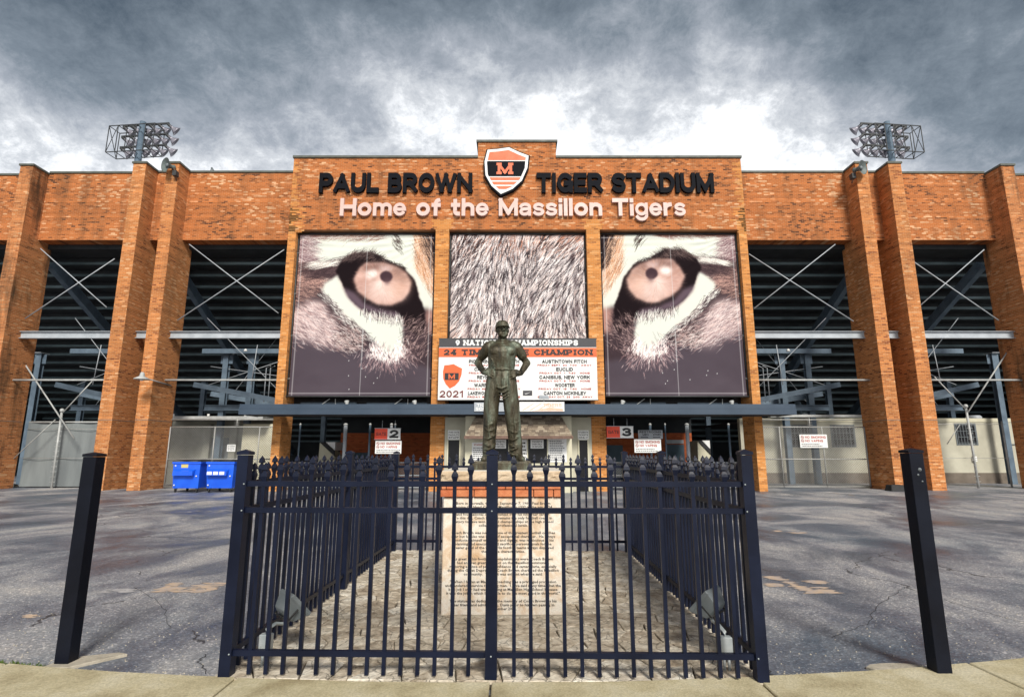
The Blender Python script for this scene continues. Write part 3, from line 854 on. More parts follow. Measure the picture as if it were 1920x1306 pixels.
LINES = ["Born in Norwalk, Ohio on September 7, 1908, Paul Brown", "became the Head Coach at Massillon in 1932 at the age of 24.",
 "Coach Brown's Tigers won six state championships", "and four national championships over his nine year career.", "To this day, Coach Brown remains the only football coach in",
 "history to have won national championships at the high school", "college and professional levels.", "",
 "Coach Brown was not only one of the greatest football coaches", "ever but he also was a man of exceptional character.  He always", "conducted himself with class and dignity, was meticulous in his",
 "planning and execution and sacrificed personal goals for the", "greater good of the team.  His football teams always displayed", "these same characteristics.", "",
 "As great as his football accomplishments were, Coach Brown", "had an even greater impact on the Massillon community,", "restoring a sense of pride, confidence and camaraderie, especially",
 "during the Great Depression. Coach Brown cherished the Massillon", "community.  This fact was evident when he said:", "",
 "\" When I began at Massillon coaching was a privileged profession", "and rendered a service to young men.  I have said many times that the", "best job I ever had was coaching at Massillon High School because",
 "it was the job in which I was able to do the most good in the world.\"", "", "This statue was dedicated in the memory of Coach Brown by his", "dear friend and admirer, J. L. Davis prior to his own passing in", "November 2002."]
me, w, h = text_mesh("\n".join(LINES), width=1.165, bold=.022, res=1, line=1.0)
co = np.empty(len(me.vertices) * 3); me.vertices.foreach_get('co', co); co = co.reshape(-1, 3); co[:, 2] *= 1.045 / h; me.vertices.foreach_set('co', co.ravel()); me.update()
M_ENGR = pm('engraved_letter_paint', (.055, .048, .042), (.10, .085, .07), 18, .8)
obj('inscription', me, M_ENGR, ped, (-1.165 / 2 + .01, -hy - .0025, .075))
MB().box(-hx - .05, hx + .07, -hy - .05, hy + .05, .010, .034).build('footing', M_CONC, ped)

# ------------------------------------------------------------------ statue
SX, SY, SZ = -.118, 6.33, 1.434
statue = thing('statue', 'dark bronze statue of a man in a cap with hands on hips', 'statue', (SX, SY, SZ))
statue.scale = (1.02, 1.02, 1.035)
K = 1.64 / 1085.0
def P3(cx, cy, d=0.0): return Vector(((cx - 428) * K, d, .085 + (1160 - cy) * K * .955))
plb = MB(); plb.slab([(-.315, -.24), (.325, -.24), (.335, .22), (-.32, .22)], 0, .088, .02); plb.build('base_plate', M_BRONZE, statue)
B = MB()
def loft(secs, n=24):
    """secs: (centre, rx, ry) stacked ellipses, closed at both ends."""
    vs = []; fs = []
    for c, rx, ry in secs:
        for k in range(n):
            a = 2 * math.pi * k / n
            vs.append((c.x + rx * math.cos(a), c.y + ry * math.sin(a), c.z))
    for i in range(len(secs) - 1):
        for k in range(n):
            a, b = i * n + k, i * n + (k + 1) % n
            fs.append((a, b, b + n, a + n))
    fs.append(tuple(range(n))[::-1]); fs.append(tuple(range((len(secs) - 1) * n, len(secs) * n)))
    B.add(vs, fs)
def ball(c, r, s=(1, 1, 1), target=None):
    n, k = 16, 10; vs = []; fs = []
    for j in range(k + 1):
        t = math.pi * j / k
        for i in range(n):
            a = 2 * math.pi * i / n
            vs.append((c[0] + r * s[0] * math.sin(t) * math.cos(a), c[1] + r * s[1] * math.sin(t) * math.sin(a), c[2] - r * s[2] * math.cos(t)))
    for j in range(k):
        for i in range(n):
            a, b = j * n + i, j * n + (i + 1) % n
            fs.append((a, b, b + n, a + n))
    (target or B).add(vs, fs)
def limb(pts, rs, n=12):
    B.tube(pts, rs, n)
    for p, r in zip(pts, rs): ball(p, r * .99)
# torso: knit shirt tucked at the waist
loft([(P3(424, 505, .005), 0.1425, 0.1026), (P3(424, 470, .004), 0.1358, 0.0950), (P3(425, 452, .0), 0.1501, 0.1026), (P3(426, 420, -.002), 0.1548, 0.1121),
      (P3(428, 370, -.008), 0.1596, 0.1216), (P3(430, 330, -.012), 0.1653, 0.1235), (P3(432, 295, -.004), 0.1710, 0.1121), (P3(432, 265, .004), 0.1520, 0.0874), (P3(432, 245, .008), 0.0997, 0.0665), (P3(432, 228, .01), 0.0522, 0.0522)])
ball(P3(385, 325, -.085), .075, (1, .62, .8)); ball(P3(480, 325, -.085), .075, (1, .62, .8))   # chest
ball(P3(352, 262, .012), .062, (1.1, .95, .8)); ball(P3(512, 262, .012), .062, (1.1, .95, .8))
# neck and collar
limb([P3(432, 245, .01), P3(432, 190, -.008)], [.056, .05])
B.tube([P3(432 + 46 * math.cos(a), 234 - 5 * math.sin(a) + 6 * abs(math.sin(a)), .0 - .062 * math.sin(a)) for a in np.linspace(0, 2 * math.pi, 19)], .011, 8)
# arms: short sleeves, elbows out, hands on hips
for s, sh, el, wr, hd in ((-1, P3(322, 285, .01), P3(242, 398, .075), P3(288, 482, -.035), P3(338, 500, -.11)), (1, P3(540, 285, .01), P3(618, 402, .075), P3(572, 490, -.035), P3(522, 505, -.11))):
    mid = sh.lerp(el, .55)
    limb([sh, sh.lerp(el, .3), mid], [.065, .061, .055])
    limb([mid, el], [.044, .040])
    limb([el, el.lerp(wr, .35), wr], [.041, .041, .029])
    B.tube([mid + Vector((.046 * math.cos(a) * .9, .050 * math.sin(a), .02 * math.cos(a) * s * -1)) for a in np.linspace(0, 2 * math.pi, 15)], .010, 6)
    palm = wr.lerp(hd, .55)
    limb([wr, palm], [.031, .034])
    ball(palm + Vector((0, -.004, 0)), .042, (1.0, .6, .85))
    for f in range(4):
        b0 = palm + Vector((-s * .018, -.012, .030 - f * .0205))
        l = (.082, .09, .086, .068)[f]
        p1 = b0 + Vector((-s * l * .5, -.014, -.008 - f * .003)); p2 = b0 + Vector((-s * l * .95, .006, -.026 - f * .004))
        limb([b0, p1, p2], [.0125, .0115, .0095], 8)
    limb([palm + Vector((s * .005, .02, .03)), palm + Vector((-s * .015, .06, .045)), palm + Vector((-s * .04, .085, .035))], [.015, .013, .011], 8)
# trousers
loft([(P3(424, 640, .01), .145, .100), (P3(424, 590, .008), .176, .125), (P3(424, 540, .006), .172, .125), (P3(424, 500, .004), .160, .116), (P3(424, 478, .002), .151, .108), (P3(424, 466, .0), .149, .106)])
loft([(P3(332, 1128, .01), .066, .082), (P3(334, 1085, .008), .069, .084), (P3(337, 1000, .006), .073, .082), (P3(342, 900, -.004), .078, .084), (P3(346, 850, -.012), .081, .088), (P3(350, 760, -.006), .086, .094), (P3(357, 660, .002), .092, .108), (P3(366, 590, .006), .090, .112), (P3(372, 530, .006), .08, .10)])
loft([(P3(538, 1128, .01), .070, .084), (P3(534, 1085, .008), .073, .086), (P3(527, 1000, .006), .076, .084), (P3(517, 900, -.004), .080, .086), (P3(511, 850, -.012), .083, .090), (P3(502, 760, -.006), .088, .096), (P3(491, 660, .002), .092, .108), (P3(484, 590, .006), .090, .112), (P3(478, 530, .006), .08, .10)])
# belt, fly, pleats, cloth folds
B.tube([P3(424 + 101 * math.cos(a), 468, -.112 * math.sin(a)) for a in np.linspace(0, 2 * math.pi, 33)], .010, 6)
ball(P3(432, 469, -.112), .02, (1.2, .5, .9))
def fold(pts, r=.008):
    r *= 1.25
    B.tube([P3(*p) for p in pts], [r * .4] + [r] * (len(pts) - 2) + [r * .4], 6)
fold([(430, 490, -.122), (432, 560, -.128), (436, 640, -.108)], .008)
fold([(392, 480, -.118), (385, 560, -.122), (378, 680, -.105)], .007); fold([(478, 480, -.118), (484, 560, -.122), (490, 680, -.105)], .007)
for (x0, y0, x1, y1, sag) in ((392, 640, 486, 620, 18), (400, 662, 480, 650, 20), (412, 690, 476, 672, 16), (385, 605, 470, 600, 14)):
    fold([(x0, y0, -.105), ((x0 + x1) / 2, (y0 + y1) / 2 + sag, -.120), (x1, y1, -.108)], .009)
for cx, ys in ((340, (880, 915, 980, 1030, 1060, 1090)), (520, (875, 930, 990, 1035, 1062, 1095))):
    for k, y in enumerate(ys):
        o = (-1) ** k * 8
        fold([(cx - 46, y + o, -.045), (cx - 12, y + 14, -.088), (cx + 18, y + 8 - o, -.09), (cx + 46, y - 12 - o, -.045)], .0095)
fold([(335, 700, -.10), (338, 800, -.103), (330, 900, -.095), (345, 1000, -.09)], .008); fold([(508, 700, -.10), (514, 800, -.103), (528, 900, -.095), (524, 1000, -.09)], .008)
for (a, b) in (((330, 300), (372, 345)), ((535, 300), (490, 345)), ((350, 430), (400, 455)), ((520, 425), (470, 455)), ((345, 380), (380, 440)), ((515, 380), (488, 440))):
    fold([(a[0], a[1], -.085), ((a[0] + b[0]) / 2, (a[1] + b[1]) / 2, -.118), (b[0], b[1], -.115)], .006)
# shoes
for cx, tx in ((330, -.03), (545, .035)):
    f0 = P3(cx, 1140, .0)
    limb([Vector((f0.x, .05, .115)), Vector((f0.x + tx * .6, -.08, .118)), Vector((f0.x + tx * 1.3, -.17, .108))], [.043, .047, .036])
    B.box(f0.x - .05 + tx * .5, f0.x + .05 + tx * .5, -.16, .085, .084, .098)
# head, turned a little to one side; chin raised
hc = P3(430, 150, -.018)
HR = Matrix.Translation(hc) @ Matrix.Rotation(R(13), 4, 'Z') @ Matrix.Rotation(R(-4), 4, 'X')
HB = MB()
ball((0, 0, .018), .083, (.83, 1.02, 1.12), HB)
ball((0, -.022, -.045), .058, (.98, 1.0, 1.0), HB)
ball((0, -.062, -.082), .022, (1.35, .9, .8), HB)
ball((-.036, -.048, -.060), .03, (.8, 1, 1), HB); ball((.036, -.048, -.060), .03, (.8, 1, 1), HB)
HB.tube([(-.048, -.066, .022), (-.02, -.083, .025), (.02, -.083, .025), (.048, -.066, .022)], [.009, .012, .012, .009], 8)
ball((-.038, -.068, -.018), .02, (1, .7, .7), HB); ball((.038, -.068, -.018), .02, (1, .7, .7), HB)
HB.tube([(0, -.083, .016), (0, -.099, -.012), (0, -.108, -.030)], [.008, .011, .014], 8); ball((-.012, -.094, -.030), .0095, (1, 1, 1), HB); ball((.012, -.094, -.030), .0095, (1, 1, 1), HB)
ball((-.027, -.072, .004), .0115, (1.2, .8, .8), HB); ball((.027, -.072, .004), .0115, (1.2, .8, .8), HB)
HB.tube([(-.026, -.076, -.053), (0, -.086, -.051), (.026, -.076, -.053)], [.003, .006, .003], 6); HB.tube([(-.022, -.074, -.063), (0, -.083, -.064), (.022, -.074, -.063)], [.003, .007, .003], 6)
for s in (-1, 1): ball((s * .074, .004, -.006), .024, (.35, .7, 1.15), HB)
B.add([HR @ Vector(v) for v in HB.v], HB.f)
bmesh_ = B.mesh('body')
ob = bpy.data.objects.new('tmp', bmesh_); COL.objects.link(ob)
md = ob.modifiers.new('r', 'REMESH'); md.mode = 'VOXEL'; md.voxel_size = .0062
sm = ob.modifiers.new('s', 'SMOOTH'); sm.factor = .5; sm.iterations = 1
dg = bpy.context.evaluated_depsgraph_get()
body_m = bpy.data.meshes.new_from_object(ob.evaluated_get(dg))
bpy.data.objects.remove(ob)
n = len(body_m.vertices); co = np.empty(n * 3); body_m.vertices.foreach_get('co', co); co = co.reshape(-1, 3)
no = np.empty(n * 3); body_m.vertices.foreach_get('normal', no); no = no.reshape(-1, 3)
for i in range(n):
    x, y, z = co[i]
    if z < 1.25:
        d = .0035 * mnoise.noise(Vector((x * 22, y * 22, z * 9))) + .002 * mnoise.noise(Vector((x * 60, y * 60, z * 45)))
    else: d = .0008 * mnoise.noise(Vector((x * 70, y * 70, z * 70)))
    co[i] += no[i] * d
body_m.vertices.foreach_set('co', co.ravel())
body_m.polygons.foreach_set('use_smooth', [True] * len(body_m.polygons)); body_m.update()
body_m.materials.clear()
obj('body', body_m, M_BRONZE, statue)
cb = MB()
vs = []; fs = []; n = 24; prof = [(.081, .018), (.084, .03), (.083, .055), (.075, .083), (.055, .101), (.03, .109), (.006, .111)]
for r, z in prof:
    for k in range(n):
        a = 2 * math.pi * k / n; vs.append(HR @ Vector((r * .92 * math.cos(a), r * 1.06 * math.sin(a), z)))
for i in range(len(prof) - 1):
    for k in range(n):
        a, b = i * n + k, i * n + (k + 1) % n; fs.append((a, b, b + n, a + n))
fs.append(tuple(range((len(prof) - 1) * n, len(prof) * n)))
cb.add(vs, fs, True)
cap = cb.build('cap', M_BRONZE, statue)
bb = MB(); vs = []; fs = []; n = 14
for zo in (0, .008):
    for i in range(n + 1):
        a = math.pi + math.pi * i / n
        inner = Vector((.078 * math.cos(a), .084 * math.sin(a), .024 + zo)); outer = Vector((.084 * math.cos(a), .084 * math.sin(a) + .062 * math.sin(a), .010 + zo + .006 * math.cos(a) ** 2))
        vs += [HR @ inner, HR @ outer]
L = 2 * (n + 1)
for i in range(n):
    a = 2 * i; fs += [(a, a + 1, a + 3, a + 2), (a + L, a + 2 + L, a + 3 + L, a + 1 + L), (a + 1, a + 1 + L, a + 3 + L, a + 3)]
bb.add(vs, fs, True); bb.build('brim', M_BRONZE, cap)
ball_b = MB(); ball(HR @ Vector((0, 0, .112)), .008, (1, 1, .6), ball_b); ball_b.build('button', M_BRONZE, cap)
# squared letter on the cap front
me, w, h = text_mesh('M', width=.036, height=.032, bold=.03, depth=.3, res=1)
o = obj('emblem', me, M_BRONZE, cap); o.matrix_local = HR @ Matrix.Translation((-.018, -.0835, .040)) @ Matrix.Diagonal((1, .025, 1, 1))

# ------------------------------------------------------------------ ground floodlights in the plot
def ground_light(bx, by, hx_, hy_, hz, label):
    t = thing('ground_floodlight', label, 'floodlight', (bx, by, 0.025), 'grey floodlights on the plot aimed at the statue')
    b = MB(); b.box(-.045, .045, -.03, .03, .12, .24); jb = b.build('junction_box', M_ZINC, t, .005)
    b = MB(); b.tube([(-.018, 0, 0), (-.018, 0, .12)], .011, 8); b.tube([(.018, 0, 0), (.018, 0, .12)], .011, 8); b.build('conduit', M_ZINC, t)
    h = Vector((hx_ - bx, hy_ - by, hz - .025))
    b = MB(); b.tube([(0, 0, .24), (0, .0, .27), (h.x * .35, h.y * .35, .285), (h.x * .8, h.y * .8, h.z - .12), (h.x, h.y, h.z - .08)], .013, 8); b.build('arm', M_ZINC, t)
    d = (Vector((SX, SY, 2.5)) - Vector((hx_, hy_, hz))).normalized()
    q = Vector((0, 0, 1)).rotation_difference(d)
    qm = Matrix.Translation(h) @ d.to_track_quat('Z', 'Y').to_matrix().to_4x4()
    b = MB()
    vs = []
    for (w, hh, z) in ((.055, .045, -.09), (.085, .07, -.075), (.128, .105, .02), (.135, .112, .025), (.135, .112, .055)):
        vs += [qm @ Vector((a * w, c * hh, z)) for a, c in ((-1, -1), (1, -1), (1, 1), (-1, 1))]
    fs = [(3, 2, 1, 0)] + [(i * 4 + k, i * 4 + (k + 1) % 4, i * 4 + 4 + (k + 1) % 4, i * 4 + 4 + k) for i in range(4) for k in range(4)] + [(16, 17, 18, 19)]
    b.add(vs, fs); hd = b.build('housing', M_GREY, t, .004)
    g_ = MB(); g_.add([qm @ Vector((a * .118, c * .095, .057)) for a, c in ((-1, -1), (1, -1), (1, 1), (-1, 1))], [(0, 1, 2, 3)]); g_.build('lens', M_GLASS, hd)
    b = MB(); b.tube([qm @ Vector((-.14, 0, 0)), qm @ Vector((-.14, 0, -.10)), qm @ Vector((.14, 0, -.10)), qm @ Vector((.14, 0, 0))], .008, 6); b.build('yoke', M_RUBBER, hd)
ground_light(-1.87, 4.52, -1.80, 4.80, .39, 'grey box floodlight behind the fence, on the dumpster side')
ground_light(1.60, 4.46, 1.60, 4.78, .42, 'grey box floodlight behind the fence, on the side of Gate 3')

# ================================================================== STADIUM FACADE
CX = .25
YB, YW = 24.0, 25.4
HT = 15.35
build = thing('brick_stadium_facade', 'orange brick stadium front with stepped parapet, tall pilasters and open bays', 'building', (CX, YB, 0))
def part(m, name, mat): 
    m.v = [(x - CX, y - YB, z) for x, y, z in m.v]
    return m.build(name, mat, build)
x0, x1 = CX - 10.6, CX + 10.6
# openings of the centre block
OP = [(CX - 10.24, CX - 3.78), (CX - 3.16, CX + 3.19), (CX + 3.81, CX + 10.24)]
ZL = 11.75
part(MB().box(x0, x1, YB, YB + 1.8, ZL, HT), 'upper_wall', M_BRICK)
part(MB().box(CX - 1.87, CX + 1.84, YB, YB + 1.8, HT, 16.17), 'stepped_parapet', M_BRICK)
for (a, b, nm, mt) in ((x0, OP[0][0], 'corner_pier', M_BUFF), (OP[0][1], OP[1][0], 'middle_pier', M_BUFF), (OP[1][1], OP[2][0], 'middle_pier', M_BUFF), (OP[2][1], x1, 'corner_pier', M_BUFF)):
    part(MB().box(a, b, YB, YB + 1.2, 0, ZL), nm, mt)
# lighter replacement bricks toothed into the corners and above the piers
tb = MB()
def tooth(xa, xb, za, zb, y, sgn, dens=.75, mx=3):
    r = int((zb - za) / .0725)
    for k in range(r):
        z = za + k * .0725
        if random.random() > dens: continue
        l = .105 * random.randint(1, mx)
        if sgn > 0: tb.box(xa, xa + l, y - .004, y, z + .006, z + .0665)
        else: tb.box(xb - l, xb, y - .004, y, z + .006, z + .0665)
tooth(x0, x0, ZL - .1, HT - .1, YB, 1, .95, 4); tooth(x1, x1, ZL - .1, HT - .1, YB, -1, .95, 4)
tooth(x0, x0, 11.6, 12.9, YB, 1, 1, 7); tooth(x1, x1, 11.6, 12.9, YB, -1, 1, 7)
for (a, b) in ((OP[0][1], OP[1][0]), (OP[1][1], OP[2][0])):
    for k in range(7):
        z = ZL + .005 + k * .0725; e = random.choice((0, .1, .2)) if k > 1 else .1
        tb.box(a - e, b + e, YB - .0045, YB, z + .004, z + .068)
o = part(tb, 'patch_bricks', M_BUFF); stuff(o)
# coping
for (a, b, z) in ((x0 - .05, CX - 1.87, HT), (CX + 1.84, x1 + .05, HT), (CX - 1.95, CX + 1.92, 16.17)):
    part(MB().box(a, b, YB - .06, YB + 1.85, z + .003, z + .11), 'coping', M_COPING)
D_A, D_B, D_C = (16.35, 16.93), (17.95, 18.57), (23.4, 24.02)
YP, YPB = 24.5, 26.25
for s in (-1, 1):
    def bx(d0, d1, y0, y1, z0, z1): return MB().box(min(CX + s * d0, CX + s * d1), max(CX + s * d0, CX + s * d1), y0, y1, z0, z1)
    for (d0, d1), mt, h in ((D_A, M_BRICK_PIL, HT), (D_B, M_BRICK_PIL, HT), (D_C, M_BRICK_STAIN, HT - .12)):
        part(bx(d0, d1, YP, YPB, 0, h), 'pilaster', mt)
        part(bx(d0 - .05, d1 + .05, YP - .05, YPB, h + .003, h + .1), 'coping', M_COPING)
        part(bx(d0 - .004, d1 + .004, YP - .004, YPB - .1, 3.02, 3.06), 'control_joint', M_MORTAR)
    for d0, d1, h in ((10.605, D_A[0], HT), (D_A[1], D_B[0], HT), (D_B[1], D_C[0], HT - .04), (D_C[1], 34, HT - .15)):
        part(bx(d0, d1, YW, YW + .6, 11.8, h), 'wing_wall', M_BRICK)
        part(bx(d0 + .052, d1 - .052, YW - .05, YW + .65, h + .003, h + .1), 'coping', M_COPING)
    part(bx(33, 34.5, YP, YPB, 0, HT - .2), 'pilaster', M_BRICK_STAIN)
# canopy over the gates
CY0, CZ0, CZ1 = 22.35, 3.13, 3.55
cx0, cx1 = CX - 11.3, CX + 11.25
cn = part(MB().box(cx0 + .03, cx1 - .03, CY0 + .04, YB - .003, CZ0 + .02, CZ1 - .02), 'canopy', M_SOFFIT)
def cpart(m, name, mat):
    m.v = [(x - CX, y - YB, z) for x, y, z in m.v]; return m.build(name, mat, cn)
cpart(MB().box(cx0, cx1, CY0, CY0 + .04, CZ0 + .23, CZ1), 'fascia', M_BLUE)
cpart(MB().box(cx0, cx1, CY0 - .05, CY0 + .04, CZ0, CZ0 + .222), 'fascia', M_BLUE)
for xx in (cx0, cx1 - .03): cpart(MB().box(xx, xx + .03, CY0 + .042, YB - .01, CZ0, CZ1), 'fascia', M_BLUE)

# sign lettering on the wall
t = thing('wall_lettering', 'raised black letters PAUL BROWN on the brick wall', 'sign', (-5.5, YB, 13.5), 'raised lettering across the brick front')
block_text('letter', 'PAUL BROWN', -9.03 + 5.5, -1.86 + 5.5, .02, 1.02, -.16, M_LETTER, t, .255, .085, .15, each=True, hy=.001)
t = thing('wall_lettering', 'raised black letters TIGER STADIUM on the brick wall', 'sign', (5.3, YB, 13.5), 'raised lettering across the brick front')
block_text('letter', 'TIGER STADIUM', 1.15 - 5.3, 9.45 - 5.3, .02, 1.02, -.16, M_LETTER, t, .255, .085, .15, each=True, hy=.001)
t = thing('wall_lettering', 'raised pinkish white letters Home of the Massillon Tigers', 'sign', (0, YB, 12.3), 'raised lettering across the brick front')
block_text('letter', 'Home of the Massillon Tigers', -7.98, 8.05, .07, .94, -.15, M_PINK, t, .225, .095, .14, each=True, hy=.001)

# emblem panel: a plain letter badge between the two words
def blob(pts, n=6):
    k = len(pts); out = []
    for i in range(k):
        p0, p1, p2, p3 = (pts[(i + j) % k] for j in (-1, 0, 1, 2))
        for q in range(n):
            t = q / n
            out.append(tuple(.5 * (2 * p1[d] + (p2[d] - p0[d]) * t + (2 * p0[d] - 5 * p1[d] + 4 * p2[d] - p3[d]) * t * t + (3 * p1[d] - p0[d] - 3 * p2[d] + p3[d]) * t ** 3) for d in (0, 1)))
    return out
t = thing('emblem_sign', 'white edged crest with orange bars and an orange letter, high on the wall', 'sign', (-.33, YB, 14.6))
def crest(k, n=7):
    p = [(-.98, .92), (-.55, 1.02), (0, 1.20), (.55, 1.02), (.98, .92), (1.02, .30), (.86, -.38), (.50, -.86), (0, -1.20), (-.50, -.86), (-.86, -.38), (-1.02, .30)][::-1]
    a = R(-9)
    return [((x * math.cos(a) - z * math.sin(a)) * k, (x * math.sin(a) + z * math.cos(a)) * k) for x, z in p]
outl = crest(1.0)
outl = outl[::-1]
if sum(outl[i][0] * outl[(i + 1) % len(outl)][1] - outl[(i + 1) % len(outl)][0] * outl[i][1] for i in range(len(outl))) < 0: outl = outl[::-1]
def shr(k, dx=0, dz=0): return [(x * k + dx, z * k + dz) for x, z in outl]
def half(pts, zlo, zhi):
    q = [(0, 0, 0)]
    poly = pts
    poly = clip2(poly, 0, 1, zhi); return clip2(poly, 0, -1, -zlo)
def clip2(poly, a, b, c):
    out = []
    for i in range(len(poly)):
        p, q = poly[i], poly[(i + 1) % len(poly)]
        dp = a * p[0] + b * p[1] - c; dq = a * q[0] + b * q[1] - c
        if dp <= 0: out.append(p)
        if dp * dq < 0:
            t_ = dp / (dp - dq); out.append((p[0] + (q[0] - p[0]) * t_, p[1] + (q[1] - p[1]) * t_))
    return out
MB().prism(shr(1.06, .0, -.03), -.20, -.002).build('backing', M_LETTER, t)
MB().prism(shr(1.0), -.215, -.203).build('face', M_WHITE, t)
MB().prism(half(shr(.88), .52, 2), -.222, -.2165).build('orange_panel', M_SIGNO, t)
MB().prism(half(shr(.88), -.30, .47), -.222, -.2165).build('black_panel', M_LETTER, t)
for z_ in (-.35, -.57, -.79):
    MB().prism(half(shr(.88), z_ - .15, z_), -.222, -.2165).build('orange_bar', M_SIGNO, t)
block_text('letter', 'M', -.34, .38, -.20, .38, -.228, M_SIGNO, t, .22, slab=True)

# ------------------------------------------------------------------ banners
def srgb(c):
    c = np.asarray(c, float) / 255.0
    return np.where(c <= .04045, c / 12.92, ((c + .055) / 1.055) ** 2.4)
def vnoise(h, w, sy, sx, seed, octs=4):
    r = np.random.default_rng(seed); out = np.zeros((h, w)); amp = 1; tot = 0
    for o in range(octs):
        gy, gx = max(2, int(h / sy * 2 ** o) + 2), max(2, int(w / sx * 2 ** o) + 2)
        gq = r.random((gy, gx))
        y = np.linspace(0, gy - 1.001, h); x = np.linspace(0, gx - 1.001, w)
        yi = y.astype(int); xi = x.astype(int); fy = (y - yi)[:, None]; fx = (x - xi)[None, :]
        fy = fy * fy * (3 - 2 * fy); fx = fx * fx * (3 - 2 * fx)
        v = (gq[yi][:, xi] * (1 - fy) * (1 - fx) + gq[yi + 1][:, xi] * fy * (1 - fx) + gq[yi][:, xi + 1] * (1 - fy) * fx + gq[yi + 1][:, xi + 1] * fy * fx)
        out += v * amp; tot += amp; amp *= .55
    return out / tot
def blur(a, k):
    if k < 1: return a
    for ax in (0, 1):
        for _ in range(2):
            p = np.pad(a, [(k, k) if i == ax else (0, 0) for i in (0, 1)], mode='edge')
            c = np.cumsum(np.insert(p, 0, 0, axis=ax), axis=ax)
            n = a.shape[ax]
            a = (np.take(c, np.arange(2 * k + 1, 2 * k + 1 + n), axis=ax) - np.take(c, np.arange(0, n), axis=ax)) / (2 * k + 1)
    return a
class Print:
    def __init__(s, w, h, base, seed):
        s.w, s.h = w, h; s.a = np.ones((h, w, 3)) * np.array(base, float); s.seed = seed
        s.V, s.U = np.mgrid[0:h, 0:w].astype(float); s.V /= h - 1; s.U /= w - 1
        s.n1 = vnoise(h, w, 26, 26, seed) - .5; s.n2 = vnoise(h, w, 26, 26, seed + 1) - .5
        s.h1 = vnoise(h, w, 5, 5, seed + 2, 2) - .5; s.h2 = vnoise(h, w, 5, 5, seed + 3, 2) - .5
        s.rg = np.random.default_rng(seed + 9)
    def mask(s, pts, soft=1, rag=.02, hair=.0):
        u = s.U + s.n1 * rag + s.h1 * hair; v = s.V + s.n2 * rag + s.h2 * hair
        m = np.zeros(u.shape, bool); k = len(pts)
        for i in range(k):
            (xa, ya), (xb, yb) = pts[i], pts[(i + 1) % k]
            if ya == yb: continue
            c = ((ya > v) != (yb > v)) & (u < (xb - xa) * (v - ya) / (yb - ya) + xa)
            m ^= c
        return blur(m.astype(float), soft)
    def poly(s, pts, col, soft=1, rag=.02, hair=.0, al=1.0):
        m = (s.mask(pts, soft, rag, hair) * al)[..., None]
        s.a = s.a * (1 - m) + np.array(col, float) * m
        return m[..., 0]
    def strokes(s, region, n, length, ang, cols, al=.6, jit=.25, thick=0):
        """region: mask used as probability; ang(u,v) in radians, image axes (y down)."""
        p = region.ravel() / region.sum()
        idx = s.rg.choice(p.size, n, p=p)
        v = idx // s.w / (s.h - 1.0); u = idx % s.w / (s.w - 1.0)
        an = ang(u, v) + s.rg.normal(0, jit, n)
        L = length * s.rg.uniform(.4, 1.3, n)
        c = np.array(cols, float)[s.rg.integers(0, len(cols), n)]
        asp = s.h / s.w * 1.0
        steps = 16
        for k in range(steps):
            q = (k / (steps - 1) - .5)
            x = ((u + np.cos(an) * L * q) * (s.w - 1)); y = ((v + np.sin(an) * L * q / 1.22) * (s.h - 1))
            xi = np.clip(np.round(x).astype(int), 0, s.w - 1); yi = np.clip(np.round(y).astype(int), 0, s.h - 1)
            fade = al * (1 - abs(q) * 1.2)
            s.a[yi, xi] = s.a[yi, xi] * (1 - fade) + c * fade
            if thick:
                xi2 = np.clip(xi + 1, 0, s.w - 1)
                s.a[yi, xi2] = s.a[yi, xi2] * (1 - fade * .6) + c * fade * .6
